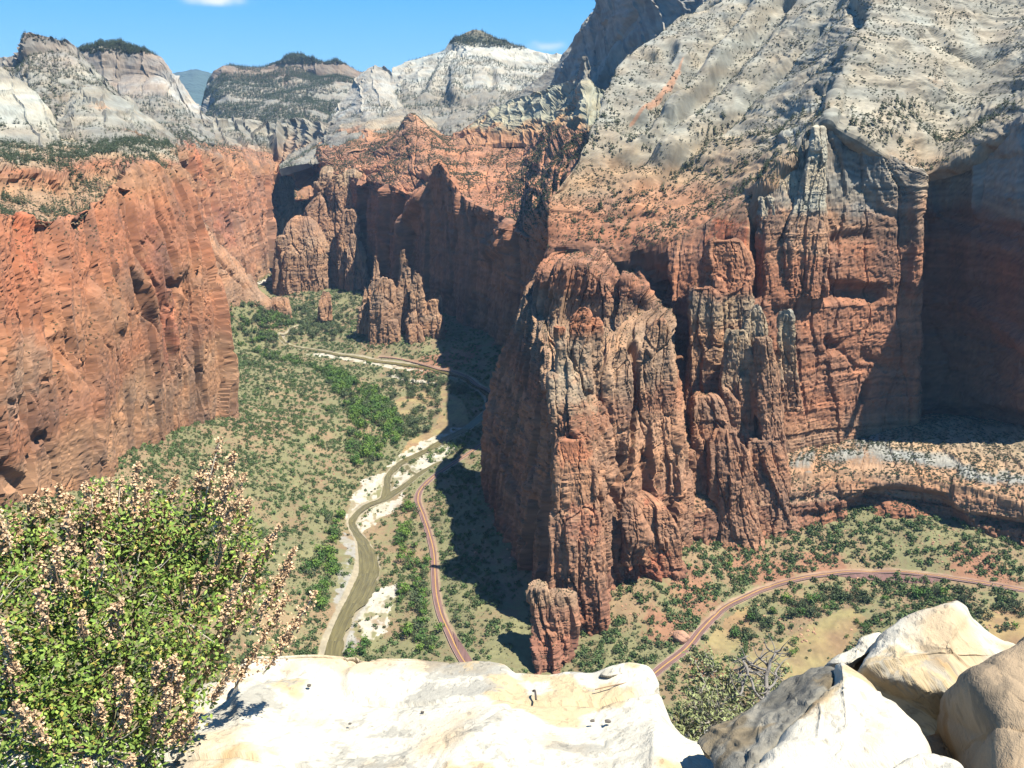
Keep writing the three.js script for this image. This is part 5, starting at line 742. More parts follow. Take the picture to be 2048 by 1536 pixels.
// ---- bushes of the floor and the talus slopes
const floorBush = [[], [], []];
const GROVES = [ // [outline, trees per 1000 m2, size range, kind 0 cottonwood / 1 box elder / 2 juniper, where]
  [[[671, 1005], [647, 1090], [616, 1142], [616, 1215], [660, 1230], [676, 1108], [686, 1039]], 20, [6, 11], 0, 'along the near bend left bank'],
  [[[655, 730], [720, 765], [770, 800], [806, 850], [800, 890], [760, 930], [720, 945], [694, 905], [708, 850], [684, 800], [645, 760]], 17, [7, 13], 0, 'in the mid valley grove'],
  [[[770, 768], [878, 775], [885, 826], [862, 877], [810, 877], [790, 830]], 7, [7, 12], 1, 'on the pale meadow in the bend'],
  [[[485, 628], [605, 614], [673, 628], [710, 655], [650, 690], [560, 690], [500, 655]], 8, [8, 13], 1, 'on the flats below the towers'],
  [[[440, 640], [500, 625], [560, 635], [600, 660], [520, 680], [455, 665]], 12, [8, 14], 0, 'by the far tilted slab'],
  [[[455, 665], [520, 690], [600, 725], [680, 745], [700, 775], [640, 750], [560, 725], [470, 690]], 9, [6, 11], 0, 'in the green belt beyond the sage slope'],
  [[[800, 985], [828, 954], [842, 964], [828, 1005], [852, 1073], [852, 1176], [870, 1244], [890, 1306], [842, 1306], [800, 1244], [796, 1159], [790, 1108], [812, 1039]], 12, [5.5, 10.5], 0, 'between the river and the road'],
  [[[700, 1285], [735, 1280], [770, 1310], [700, 1340], [680, 1320]], 16, [6, 10], 0, 'on the bank just beyond the ledge'], [[[855, 1010], [890, 1040], [910, 1080], [880, 1090], [862, 1050]], 12, [4, 7], 1, 'on the slope right of the river road'],
  [[[840, 905], [900, 880], [935, 870], [940, 890], [880, 930], [850, 935]], 9, [4, 7.5], 0, 'beside the upper white sandbar'], [[[780, 745], [880, 755], [940, 770], [935, 790], [880, 775], [800, 765]], 7, [7, 12], 1, 'along the far bank of the upper reach'], [[[930, 700], [900, 720], [880, 735], [930, 755], [950, 740]], 5, [6, 10], 1, 'by the upper river reach'],
  [[[1500, 1222], [1560, 1196], [1640, 1176], [1700, 1174], [1780, 1190], [1790, 1215], [1700, 1215], [1600, 1240], [1540, 1268], [1500, 1275]], 16, [5, 9], 2, 'between the right road and meadow'],
  [[[1780, 1180], [1950, 1182], [2060, 1200], [2060, 1235], [1950, 1240], [1880, 1215]], 13, [5, 9], 2, 'behind the peaked boulder'], [[[1450, 1250], [1490, 1255], [1484, 1290], [1450, 1290]], 26, [6, 9], 2, 'on bare ground by the road curve'],
  [[[1570, 1270], [1620, 1265], [1610, 1320], [1560, 1330]], 11, [4.5, 8], 0, 'standing in the dry meadow'], [[[1690, 1235], [1780, 1215], [1770, 1250], [1700, 1290]], 18, [3, 5.5], 0, 'in the pale thicket by the meadow'], [[[1370, 1320], [1430, 1290], [1470, 1310], [1440, 1370], [1380, 1380]], 13, [5, 8], 2, 'behind the olive shrub'],
  [[[905, 1235], [925, 1215], [948, 1250], [925, 1262]], 22, [5, 8], 0, 'at the fin shadow edge by the road'], [[[1265, 1310], [1330, 1295], [1320, 1340], [1260, 1340]], 18, [5, 8], 2, 'in the clump left of the right road'], [[[1400, 1120], [1500, 1110], [1480, 1190], [1400, 1220]], 6, [4, 7], 2, 'on the red talus above the road curve'], [[[2000, 1235], [2040, 1235], [2040, 1260], [2000, 1260]], 6, [5, 7], 2, 'in the meadow at the right edge'],
  [[[560, 760], [640, 770], [690, 830], [690, 900], [640, 900], [600, 840]], 1.6, [5, 10], 0, 'scattered on the sage flats'], [[[480, 700], [560, 740], [560, 800], [500, 780]], 1.4, [5, 9], 1, 'scattered on the upper sage slope'], [[[600, 930], [660, 950], [650, 1080], [580, 1060]], 1.4, [4, 8], 0, 'scattered on the lower sage slope'],
  [[[495, 565], [550, 500], [545, 470], [525, 480], [490, 545]], 5, [9, 15], 1, 'by the far river at the canyon head'], [[[560, 590], [640, 585], [720, 600], [740, 640], [690, 640], [600, 606]], 2.5, [7, 12], 1, 'around the small pyramid rock']
].map(([p, ...r]) => [poly(p), ...r]);
const inMeadow = (x, z) => MEADOW.some(m => inside(m, x, z)), onBar = (x, z) => BARS.some(([q]) => inside(q, x, z));
for (let k = 0; k < 420000; k++) {
  const d = 470 * Math.pow(2300 / 470, Math.pow(rp(), 0.8)), z = -d, x = (rp() * 2 - 1) * Math.min(740, 0.70 * d), u = rp(), v = rp(), w = rp(), a = rp(), e = rp();
  const q = toPx(x, 20, z); if (q[0] < -120 || q[0] > 2170) continue;
  const b = bankDist(x, z), r = roadDist(x, z); if (b < 2 || r < 6) continue;
  const g0 = fbm2(x / 30 + 3, z / 30, 3), g1 = n2(x / 9, z / 9); let den = 0.32 + 1.25 * (g0 + 0.08) + 0.35 * g1;
  const left = x < -20 - (d - 700) * 0.05, hh = baseH(x, z);
  if (left) den += 0.22; if (x > 60) den += 0.36; if (hh > 35) den += 0.18; if (hh > 14 && left) den += 0.12;
  if (inMeadow(x, z)) den *= 0.04; if (onBar(x, z)) den *= 0.16; if (x > -60 && x < 60 && d < 900 && b < 60) den *= 0.7;
  den *= 0.62 * clamp(d / 1000, 0.62, 1.5); if (u > den) continue;
  const s = lerp(0.8, 6.0, Math.pow(v, 4.2)) * (left ? 0.95 : 1.08), y = floorH(x, z) - 0.2; floorBush[v > 0.88 ? 1 : w < 0.5 ? 0 : 2].push([x, y, z, s, a, hh, 1, 0.6 + 0.3 * e]);
}
const bushG = [tuft(11, 54, { size: 0.34 }), tuft(12, 66, { size: 0.3, flat: 1 }), tuft(13, 46, { size: 0.36, flat: 0.7 })];
const sage = (q, c) => { const h = h2(Math.floor(q[4] * 9999), 3), w = 0.5 + 0.5 * n2(q[0] / 40, q[2] / 40), k = vary(q, 9); c.setRGB(lerp(0.096, 0.132, h) * k, lerp(0.116, 0.134, w) * k, lerp(0.050, 0.068, h * w) * k); };
floorBush.forEach((l, i) => cover(['sagebrush', 'oak_brush', 'bitterbrush'][i], bushG[i], white, l, i === 1 ? (q, c) => { const k = vary(q, 9); c.setRGB(0.066 * k, 0.104 * k, 0.032 * k); } : sage, { label: ['low grey green sagebrush covering the slopes', 'darker green oak brush clumps among the sage', 'small olive shrubs between the sage'][i], category: 'shrubs' }));
// ---- loose stones on the talus
{
  const l = []; for (let k = 0; k < 60000 && l.length < 9000; k++) { const d = 500 + 900 * rp() * rp(), z = -d, x = (rp() * 2 - 1) * 0.68 * d, h = baseH(x, z), u = rp(), s = rp(), a = rp(); if (h < 14 || roadDist(x, z) < 7 || fbm2(x / 26, z / 26 + 9, 3) < 0.02 + 0.3 * u) continue; l.push([x, floorH(x, z), z, lerp(0.35, 2.6, s * s * s * s), a, 0, 1, 0.7]); }
  const g = new THREE.IcosahedronGeometry(0.6, 1), p = g.attributes.position; for (let i = 0; i < p.count; i++) { const f = 0.75 + 0.5 * h3(Math.round(p.getX(i) * 50), Math.round(p.getY(i) * 50), Math.round(p.getZ(i) * 50)); p.setXYZ(i, p.getX(i) * f, p.getY(i) * f, p.getZ(i) * f); } g.computeVertexNormals();
  cover('talus_rubble', g, new THREE.MeshStandardMaterial({ color: 0xffffff, roughness: 1, flatShading: true }), l, (q, c) => { const k = vary(q, 4); c.setRGB(0.27 * k, 0.155 * k, 0.095 * k); }, { label: 'loose reddish stones strewn over the talus slopes', category: 'rubble' });
}
// ---- growth on ledges and slickrock
cover('ledge_scrub', tuft(21, 30, { size: 0.42 }), white, seeds.scrub.map(q => [q[0], q[1] - 0.15, q[2], q[3], q[4], q[5], 1, 0.85]), (q, c) => { const f = vary(q, 2); c.setRGB(0.056 * f, 0.068 * f, 0.034 * f); }, { label: 'small dark shrubs rooted in ledges and cracks of the cliffs', category: 'shrubs' });
// ---- trees that can be told apart
function treeKind(name, crown, trunkH, trunkR, mat, trunkMat, category) {
  const trunk = new THREE.CylinderGeometry(trunkR * 0.55, trunkR, trunkH, 6, 2); trunk.translate(0, trunkH / 2, 0);
  let first = null;
  return (x, y, z, s, turn, wide, label, group, v = 0) => {
    const o = new THREE.Group(); o.name = numbered(name); o.position.set(x, y, z); o.rotation.y = turn * 6.283; o.scale.set(s * wide, s, s * wide); o.userData = { label, category, group };
    mesh('trunk', trunk, trunkMat, o); mesh('crown', crown[v % crown.length], mat[v % mat.length], o); scene.add(o); return o;
  };
}
const barkMat = new THREE.MeshStandardMaterial({ color: new THREE.Color().setRGB(0.10, 0.075, 0.055), roughness: 0.95 });
const KINDS = [
  treeKind('cottonwood_tree', [41, 42, 43].map(k => tuft(k, 190, { size: 0.155, flat: 1.05, lobes: 9, lift: 0.52, wide: 0.7 })), 0.45, 0.035, [leafMat(0.066, 0.130, 0.016), leafMat(0.092, 0.158, 0.020), leafMat(0.048, 0.104, 0.018)], barkMat, 'tree'),
  treeKind('box_elder_tree', [51, 52].map(k => tuft(k, 160, { size: 0.155, flat: 1.0, lobes: 8, lift: 0.5, wide: 0.75 })), 0.42, 0.03, [leafMat(0.066, 0.090, 0.032), leafMat(0.058, 0.082, 0.034)], barkMat, 'tree'),
  treeKind('juniper_tree', [61, 62].map(k => tuft(k, 160, { size: 0.16, flat: 0.95, lobes: 8, lift: 0.42, wide: 0.8 })), 0.3, 0.04, [leafMat(0.036, 0.056, 0.018), leafMat(0.044, 0.060, 0.024)], barkMat, 'tree')];
const KN = ['cottonwood', 'box elder', 'juniper'], KA = ['bright green', 'greyish', 'dark'];
const treeList = [];
for (const [g, per, size, kind, where] of GROVES) {
  const n = Math.round((g.x1 - g.x0) * (g.z1 - g.z0) * per / 1000);
  for (let k = 0; k < n; k++) { const x = lerp(g.x0, g.x1, rp()), z = lerp(g.z0, g.z1, rp()), s = lerp(size[0], size[1], rp()), a = rp(), t = rp(); if (!inside(g, x + 8 * n2(x / 20, z / 20), z + 10 * n2(x / 22 + 5, z / 22)) || roadDist(x, z) < 7 || bankDist(x, z) < 3 || n2(x / 15 + 2, z / 22) + 0.4 * n2(x / 6, z / 6) < -0.3) continue; const y = floorH(x, z), q = toPx(x, y, z); treeList.push({ x, y, z, s, a, kind: t < 0.82 ? kind : (kind + 1) % 3, where, g, px: FPX * s / q[2] }); }
}
treeList.sort((a, b) => b.px - a.px);
const made = [0, 0, 0], spare = [[], [], []];
for (const t of treeList) {
  if (made[t.kind] < [230, 120, 150][t.kind]) { KINDS[t.kind](t.x, t.y - 0.2, t.z, t.s, t.a, 0.95, `${t.s > 8.6 ? 'tall ' : t.s < 6.4 ? 'small ' : ''}${KA[t.kind]} ${KN[t.kind]} ${t.where}, ${(t.z - t.g.z0) / (t.g.z1 - t.g.z0) > 0.62 ? 'near' : (t.z - t.g.z0) / (t.g.z1 - t.g.z0) < 0.34 ? 'far' : ''} ${['left', 'middle', 'right'][Math.min(2, Math.floor((t.x - t.g.x0) / (t.g.x1 - t.g.x0) * 3))]} part`.replace(/ +/g, ' '), `trees ${t.where}`, made[t.kind]++); } else spare[t.kind].push([t.x, t.y - 0.2, t.z, t.s, t.a, 0, 0.95, 1]);
}
spare.forEach((l, k) => l.length && cover(['cottonwood_grove', 'box_elder_grove', 'juniper_grove'][k], tuft(71 + k, 120, { size: 0.18, flat: 1.0, lobes: 8, lift: 0.5, wide: 0.75 }), white, l, (q, c) => { const f = vary(q, 6); if (k === 0) c.setRGB(0.060 * f, 0.108 * f, 0.019 * f); else if (k === 1) c.setRGB(0.063 * f, 0.086 * f, 0.033 * f); else c.setRGB(0.04 * f, 0.058 * f, 0.02 * f); }, { label: ['smaller bright trees filling the groves', 'smaller grey green trees filling the flats', 'smaller dark trees filling the belts'][k], category: 'trees' }));
{
  for (const q of seeds.pine) { const s = toPx(q[0], q[1], q[2]); q.d = s[2]; q.px = s[0] > -20 && s[0] < 2070 && s[1] > -20 && s[1] < 1500 ? FPX * q[3] / s[2] : 0; }
  const all = seeds.pine.filter(q => q.px > 0).sort((a, b) => b.px - a.px);
  const pine = treeKind('pine_tree', [31, 32, 33].map(k => pineShape(k, 70)), 0.2, 0.03, [leafMat(0.034, 0.050, 0.022), leafMat(0.040, 0.056, 0.024)], barkMat, 'tree');
  const ON = { left_bench_terrain: 'left rim bench', left_dome_hill: 'cream white dome', left_middle_dome_hill: 'grey hummock', left_knob_hill: 'craggy grey knob', left_mesa_hill: 'flat topped mesa', big_dome_terrain: 'big grey dome', fin_wall_terrain: 'wall with leaning fins', canyon_head_hill: 'canyon head slopes', red_slope_terrain: 'orange slickrock slope', wooded_saddle_hill: 'wooded saddle', green_knoll_hill: 'grey green knolls', wooded_skirt_hill: 'wooded dome skirt' };
  const zone = q => { const [x, y] = toPx(q[0], q[1], q[2]), o = ON[q[5]] ?? 'far rim', c = [Math.round(x / 128), Math.round(y / 70)]; return [o, `on the ${o}, ${q[5] === 'big_dome_terrain' ? (x < 1300 ? 'near the side gorge' : x < 1480 ? 'left of its pale prow' : x < 1700 ? 'around its pale prow' : x < 1880 ? 'over the flat red wall' : 'over the shaded recess') : x < 110 ? 'at the photo edge' : x < 230 ? 'left of its middle' : x < 340 ? 'right of its middle' : 'towards the gap'}, ${y < 200 ? 'high up' : y < 290 ? 'midway up' : 'low down'}`]; };
  all.slice(0, 280).forEach((q, i) => pine(q[0], q[1] - 0.3, q[2], q[3], q[4], 1.2, (q[3] > 8.2 ? 'tall dark pine ' : q[3] < 6.6 ? 'small dark pine ' : 'dark pine ') + zone(q)[1], 'pines on the ' + zone(q)[0], i));
  cover('pine_forest', pineShape(34, 44), white, all.slice(280).map(q => [q[0], q[1] - 0.3, q[2], q[3], q[4], 0, 1.3, 1]), (q, c) => { const f = vary(q, 2); c.setRGB(0.036 * f, 0.053 * f, 0.024 * f); }, { label: 'scattered dark pines over the far rims and slickrock', category: 'trees' });
}
// ---- the big boulder beside the road
{
  const c = onFloor(1362, 1280), g = new THREE.IcosahedronGeometry(6.5, 5), p = g.attributes.position; for (let i = 0; i < p.count; i++) { const x = p.getX(i), y = p.getY(i), z = p.getZ(i), f = 1 + 0.22 * n3(x / 5, y / 5, z / 5) + 0.06 * n3(x / 1.6, y / 1.6, z / 1.6); p.setXYZ(i, x * f * 1.15, y * f * 0.8, z * f); } g.computeVertexNormals();
  const m = mesh('road_boulder', g, new THREE.MeshStandardMaterial({ color: new THREE.Color().setRGB(0.30, 0.17, 0.11), roughness: 1, flatShading: true }), scene, { label: 'big rounded tan boulder beside the right road curve', category: 'boulder' }); m.position.set(c[0], c[1] + 3, c[2]);
}
console.log('floor trees', treeList.length, made, 'scrub', seeds.scrub.length, 'pines', seeds.pine.length, 'bush', floorBush.map(l => l.length), 'tris', nTri);

// ---------------------------------------------------------------- the ledge at the viewer's feet
function stoneTex(seed) {                           // cream sandstone: ochre stains, grey lichen, pits; 1.6 m across
  const n = 1024, c = new Uint8Array(n * n * 4), b = new Uint8Array(n * n * 4);
  const wrap = (f, x, y, s) => { const u = x / n, v = y / n, a = sst(0.8, 1, u), d = sst(0.8, 1, v); const q = (i, j) => f((x - i * n) / s, (y - j * n) / s); return lerp(lerp(q(0, 0), q(1, 0), a), lerp(q(0, 1), q(1, 1), a), d); };
  for (let j = 0; j < n; j++) for (let i = 0; i < n; i++) {
    const big = wrap((x, y) => fbm2(x + seed, y, 4), i, j, 230), mid = wrap((x, y) => fbm2(x, y + seed, 4), i, j, 60), fin = wrap((x, y) => fbm2(x + 3, y + seed, 3), i, j, 9), sp = h2(i + seed, j);
    let R = 0.40, G = 0.372, B = 0.305;
    const och = sst(0.14, 0.34, big + mid * 0.45); R = lerp(R, 0.335, och); G = lerp(G, 0.262, och); B = lerp(B, 0.158, och);
    const lich = sst(0.27, 0.42, wrap((x, y) => fbm2(x + 50, y - seed, 5), i, j, 120) + fin * 0.25); R = lerp(R, 0.20, lich * 0.75); G = lerp(G, 0.195, lich * 0.75); B = lerp(B, 0.17, lich * 0.75);
    const pit = sst(0.30, 0.42, wrap((x, y) => fbm2(x * 1.3 - 20, y + seed, 3), i, j, 16)); const m = 1 + 0.12 * mid + 0.14 * fin + 0.12 * (sp - 0.5) - 0.22 * pit;
    const o = (j * n + i) * 4; c[o] = 255 * Math.pow(clamp(R * m), 1 / 2.2); c[o + 1] = 255 * Math.pow(clamp(G * m), 1 / 2.2); c[o + 2] = 255 * Math.pow(clamp(B * m), 1 / 2.2); c[o + 3] = 255;
    const h = 128 + 70 * mid + 60 * fin + 50 * (sp - 0.5) - 40 * pit; b[o] = b[o + 1] = b[o + 2] = clamp(h, 0, 255); b[o + 3] = 255;
  }
  const mk = (d, s) => { const t = new THREE.DataTexture(d, n, n); if (s) t.colorSpace = THREE.SRGBColorSpace; t.wrapS = t.wrapT = THREE.RepeatWrapping; t.magFilter = THREE.LinearFilter; t.minFilter = THREE.LinearFilter; t.repeat.set(1 / 1.6, 1 / 1.6); t.needsUpdate = true; return t; };
  return [mk(c, true), mk(b, false)];
}
const [creamC, creamB] = stoneTex(5);
const creamMat = new THREE.MeshStandardMaterial({ map: creamC, bumpMap: creamB, bumpScale: 0.007, vertexColors: true, roughness: 0.92 });
// tint for near stones: patches of ochre rind and grey lichen over the texture
function nearTint(o = {}) {
  const { rind = 0.3, grey = 0, seed = 0 } = o;
  return (x, y, z, u, v) => {
    const a = fbm3(x * 3 + seed, y * 3, z * 3, 4), b = fbm3(x * 9, y * 9 + seed, z * 9, 3); setc([1, 1, 1]);
    mixc([0.80, 0.60, 0.38], clamp(rind * 1.6 * sst(0.02, 0.35, a + b * 0.3)));
    const g = typeof grey === 'function' ? grey(x, y, z, u, v) : grey; if (g > 0) mixc([0.40, 0.40, 0.40], clamp(g * sst(-0.35, 0.1, b + a)));
  };
}
const facet = (x, y, z) => { cell(x * 3.1 + y * 1.7, z * 3.1 - y * 1.3); let d = block(0.3, 0.012, 0.028, 0.022) - crack(CB, 0.035) * 0.006; cell(x * 11 + 5, z * 11 + y * 9); d += block(0.3, 0.003, 0.008, 0) - crack(CB, 0.05) * 0.002; return d; };
const roughen = (x, y, z, k = 1) => facet(x + 0.05 * n3(x * 5, y * 5, z * 5), y, z + 0.05 * n3(x * 5 + 9, y * 5, z * 5)) + k * (0.02 * n3(x * 2.2, y * 2.2, z * 2.2) + 0.014 * n3(x * 6, y * 6, z * 6) + 0.005 * n3(x * 17, y * 17, z * 17) + 0.002 * n3(x * 45, y * 45, z * 45));
function nearMesh(name, p, nu, nv, o) {
  const w = nu + 1, n = new Float32Array(p.length), N = w * (nv + 1), c = new Float32Array(p.length), uv = new Float32Array(N * 2), q = new Float32Array(p.length);
  gridNormals(p, nu, nv, n); const fl = o.flip ? -1 : 1;
  for (let k = 0; k < N; k++) { const a = k * 3, x = p[a], y = p[a + 1], z = p[a + 2], d = (o.rough ? o.rough(x, y, z, (k % w) / nu, Math.floor(k / w) / nv) : roughen(x, y, z)) * fl; for (let e = 0; e < 3; e++) q[a + e] = p[a + e] + n[a + e] * d; }
  for (let k = 0; k < N; k++) { const a = k * 3; o.tint(q[a], q[a + 1], q[a + 2], (k % w) / nu, Math.floor(k / w) / nv); c.set(col3, a); uv[k * 2] = q[a] + q[a + 1] * 0.6 + (o.seed ?? 0) * 0.37; uv[k * 2 + 1] = q[a + 2] + q[a + 1] * 0.7; }
  const idx = []; for (let j = 0; j < nv; j++) for (let i = 0; i < nu; i++) { const A = j * w + i, B = A + 1, C = A + w, D = C + 1; if (o.flip) idx.push(A, D, B, A, C, D); else idx.push(A, B, D, A, D, C); }
  const g = new THREE.BufferGeometry(); g.setAttribute('position', new THREE.BufferAttribute(q, 3)); g.setAttribute('color', new THREE.BufferAttribute(c, 3)); g.setAttribute('uv', new THREE.BufferAttribute(uv, 2)); g.setIndex(idx); g.computeVertexNormals(); nTri += idx.length / 3;
  return mesh(name, g, creamMat, o.parent ?? scene, o.parent ? {} : { label: o.label, category: o.category });
}
// a stone from the loop of its outline and the lie of its top
function stone(name, loop, centre, rise_, o) {
  const L = loop.map(q => P(...q)), C = P(...centre), K = o.around ?? 150, R = o.rings ?? 46, nrm = o.face ?? [0, 0.85, 0.52], p = new Float32Array((K + 1) * (R + 1) * 3), out = [0, 0, 0];
  const ring = L.concat([L[0]]); const per = u => { const n = L.length, f = (u % 1) * n, i = Math.floor(f), t = f - i, g = k => L[(k + n) % n]; for (let e = 0; e < 3; e++) out[e] = cr(g(i - 1)[e], g(i)[e], g(i + 1)[e], g(i + 2)[e], t); };
  for (let j = 0; j <= R; j++) for (let i = 0; i <= K; i++) {
    per(i / K); const v = j / R * 1.5, a = (j * (K + 1) + i) * 3;                     // v 0..1 top, 1..1.5 sides going under
    const t = v <= 1 ? Math.pow(v, 0.9) : 1 - (v - 1) * (v - 1) * 1.2, h = v <= 1 ? rise_ * Math.sqrt(Math.max(0, 1 - Math.pow(t, o.round ?? 7))) : -(v - 1) * 2 * (o.depth ?? 0.3);
    for (let e = 0; e < 3; e++) p[a + e] = lerp(C[e], out[e], t) + nrm[e] * h;
    if (v > 1) p[a + 1] += 0;
  }
  return nearMesh(name, p, K, R, { ...o, flip: o.flip ?? true });
}
{
  // the broad white ledge; its far edge breaks off into the canyon
  const edge = [[300, 1440, 2.25], [395, 1432, 2.27], [452, 1392, 2.36], [470, 1330, 2.50], [505, 1309, 2.56], [560, 1306, 2.58], [640, 1303, 2.6], [700, 1309, 2.6], [760, 1313, 2.6], [830, 1313, 2.6], [900, 1326, 2.57], [960, 1330, 2.55], [1008, 1337, 2.53], [1030, 1352, 2.5], [1085, 1356, 2.48], [1130, 1352, 2.48], [1190, 1352, 2.48], [1245, 1332, 2.5], [1295, 1336, 2.48], [1320, 1368, 2.40], [1328, 1396, 2.34], [1345, 1440, 2.24], [1372, 1474, 2.14], [1410, 1492, 2.06], [1450, 1520, 1.98], [1475, 1560, 1.9]];
  const mid = edge.map(([x, y, d], i) => [lerp(x, 880 + (x - 880) * 0.96, 0.5), lerp(y, 1490, 0.5) + 6, lerp(d, 1.98, 0.5) - 0.005]);
  const front = edge.map(([x, y, d], i) => [880 + (x - 880) * 0.95, 1500 + (y > 1480 ? y - 1480 : 0), 1.97 - Math.max(0, y - 1480) * 0.0012]);
  const near_ = edge.map(([x], i) => [880 + (x - 880) * 1.0, 1720, 1.55]), over = edge.map(([x, y, d]) => { const p = P(x, y, d); return p; });
  const W = [near_, front, mid, edge].map(r => r.map(q => P(...q)));
  for (const r of [W[1], W[2]]) r.forEach((p, i) => p[1] += 0.02 * Math.sin(i * 0.7));
  W.push(over.map(p => [p[0] * 1.01, p[1] - 0.035, p[2] - 0.03]), over.map(p => [p[0] * 1.015, p[1] - 0.16, p[2] - 0.05]), over.map(p => [p[0] * 1.0, p[1] - 0.5, p[2] + 0.02]), over.map(p => [p[0] * 0.97, p[1] - 1.1, p[2] + 0.2]));
  const g = net(W, 0.012, true, 0.012);
  const ledge = nearMesh('rock_ledge', g.p, g.nu, g.nv, { flip: false, tint: nearTint({ rind: 0.34, grey: (x, y, z) => 0.6 * sst(0.26, 0.46, fbm3(x * 4 + 3, y * 4, z * 4, 4) + 0.25 * sst(0.30, 0.05, Math.hypot(x + 0.62, z + 2.18))) }), rough: (x, y, z, u, v) => roughen(x, y, z, 0.5) + 0.014 * n3(x * 1.3, 3, z * 3.5) - 0.02 * crack(Math.abs(n3(x * 1.1 + 5, 0, z * 2.4 + 2)), 0.045), label: 'broad cream white sandstone ledge along the lower edge', category: 'rock' });
  if (ledge.geometry.attributes.normal.getY(Math.floor(g.nu * 2.2)) < 0) { const k = ledge.geometry.index.array; for (let i = 0; i < k.length; i += 3) { const t = k[i]; k[i] = k[i + 1]; k[i + 1] = t; } ledge.geometry.computeVertexNormals(); }
  // boulders at the right
  stone('boulder', [[1675, 1326, 2.02], [1708, 1345, 1.99], [1752, 1380, 1.92], [1800, 1420, 1.84], [1842, 1475, 1.74], [1856, 1540, 1.63], [1850, 1640, 1.5], [1650, 1680, 1.45], [1490, 1640, 1.50], [1505, 1540, 1.62], [1560, 1475, 1.72], [1618, 1420, 1.82], [1662, 1368, 1.93]], [1680, 1470, 1.70], 0.05, { tint: nearTint({ rind: 0.34, seed: 3, grey: 0.12 }), seed: 3, depth: 0.30, label: 'flat triangular cream boulder with a grey flank in the lower right', category: 'boulder' });
  stone('lichen_slab', [[1676, 1328, 2.06], [1668, 1356, 1.96], [1625, 1415, 1.84], [1568, 1472, 1.74], [1512, 1538, 1.64], [1480, 1590, 1.58], [1400, 1500, 1.84], [1388, 1482, 1.9], [1440, 1440, 1.97], [1540, 1385, 2.04], [1620, 1340, 2.1]], [1530, 1440, 1.87], 0.02, { face: [-0.7, 0.6, 0.4], around: 130, rings: 36, depth: 0.25, seed: 9, tint: (x, y, z) => { const a = fbm3(x * 16 + z * 8, y * 30, z * 5, 4); const b = fbm3(x * 50, y * 50, z * 50, 2); setc([0.36, 0.36, 0.355]); const m = 1 + 0.55 * a + 0.6 * b; col3[0] *= m; col3[1] *= m; col3[2] *= m; }, rough: (x, y, z) => roughen(x, y, z, 0.6) + 0.012 * n3(x * 14 + z * 9, y * 22, z * 6) + 0.006 * n3(x * 40, y * 60, z * 18), label: 'dark grey lichen covered slab leaning on the triangular boulder', category: 'rock' });
  stone('boulder', [[1722, 1332, 2.0], [1740, 1300, 2.12], [1790, 1250, 2.2], [1850, 1216, 2.24], [1905, 1198, 2.26], [1930, 1212, 2.26], [1945, 1240, 2.24], [1985, 1270, 2.2], [2030, 1290, 2.18], [2120, 1330, 2.1], [2120, 1450, 1.95], [2000, 1440, 1.9], [1930, 1425, 1.88], [1880, 1400, 1.9], [1840, 1392, 1.92], [1790, 1370, 1.95], [1745, 1362, 1.98]], [1890, 1310, 2.05], 0.045, { tint: nearTint({ rind: 0.45, seed: 7 }), seed: 5, depth: 0.42, rings: 60, label: 'large cream boulder with a peaked top and hollow shaded underside', category: 'boulder' });
  stone('boulder', [[2120, 1270, 1.86], [2048, 1296, 1.84], [2000, 1320, 1.82], [1966, 1344, 1.80], [1946, 1358, 1.78], [1952, 1392, 1.73], [1966, 1422, 1.69], [1990, 1462, 1.63], [1984, 1510, 1.57], [1996, 1600, 1.46], [2120, 1640, 1.42], [2200, 1450, 1.6]], [2070, 1440, 1.64], 0.05, { tint: (x, y, z) => { nearTint({ rind: 0.9, seed: 11 })(x, y, z); mixc([0.46, 0.285, 0.125], 0.72 + 0.25 * sst(-0.1, 0.3, fbm3(x * 5, y * 5, z * 5, 3))); }, seed: 12, depth: 0.36, label: 'rust stained ochre boulder cut off by the right edge', category: 'boulder' });
  stone('boulder', [[1770, 1545, 1.52], [1795, 1522, 1.55], [1840, 1514, 1.56], [1890, 1524, 1.55], [1920, 1545, 1.52], [1900, 1640, 1.42], [1800, 1650, 1.42]], [1845, 1570, 1.49], 0.03, { tint: nearTint({ rind: 0.8, seed: 21 }), around: 90, rings: 30, depth: 0.2, label: 'small tan rounded boulder at the bottom edge', category: 'boulder' });
  stone('wedge_stone', [[1838, 1478, 1.86], [1870, 1472, 1.9], [1905, 1490, 1.88], [1925, 1520, 1.84], [1900, 1560, 1.78], [1850, 1520, 1.8]], [1880, 1505, 1.85], 0.02, { tint: nearTint({ rind: 0.3, seed: 31 }), around: 70, rings: 26, depth: 0.14, label: 'pale wedge of stone stuck in the gap between boulders', category: 'stone' });
  stone('ledge_block', [[1655, 1328, 2.16], [1690, 1300, 2.22], [1735, 1276, 2.27], [1760, 1270, 2.28], [1768, 1285, 2.24], [1735, 1312, 2.18], [1700, 1330, 2.12]], [1710, 1302, 2.2], 0.02, { tint: nearTint({ rind: 0.55, seed: 41, grey: 0.2 }), around: 90, rings: 28, depth: 0.16, label: 'cracked tan block below the peak of the large boulder', category: 'stone' });
  stone('edge_stone', [[1195, 1352, 2.45], [1205, 1338, 2.5], [1235, 1330, 2.52], [1255, 1338, 2.5], [1245, 1352, 2.46], [1215, 1358, 2.43]], [1226, 1345, 2.47], 0.022, { tint: nearTint({ rind: 0.6, seed: 51, grey: 0.4 }), around: 70, rings: 26, depth: 0.04, label: 'small grey stone sitting on the far lip of the ledge', category: 'stone' });
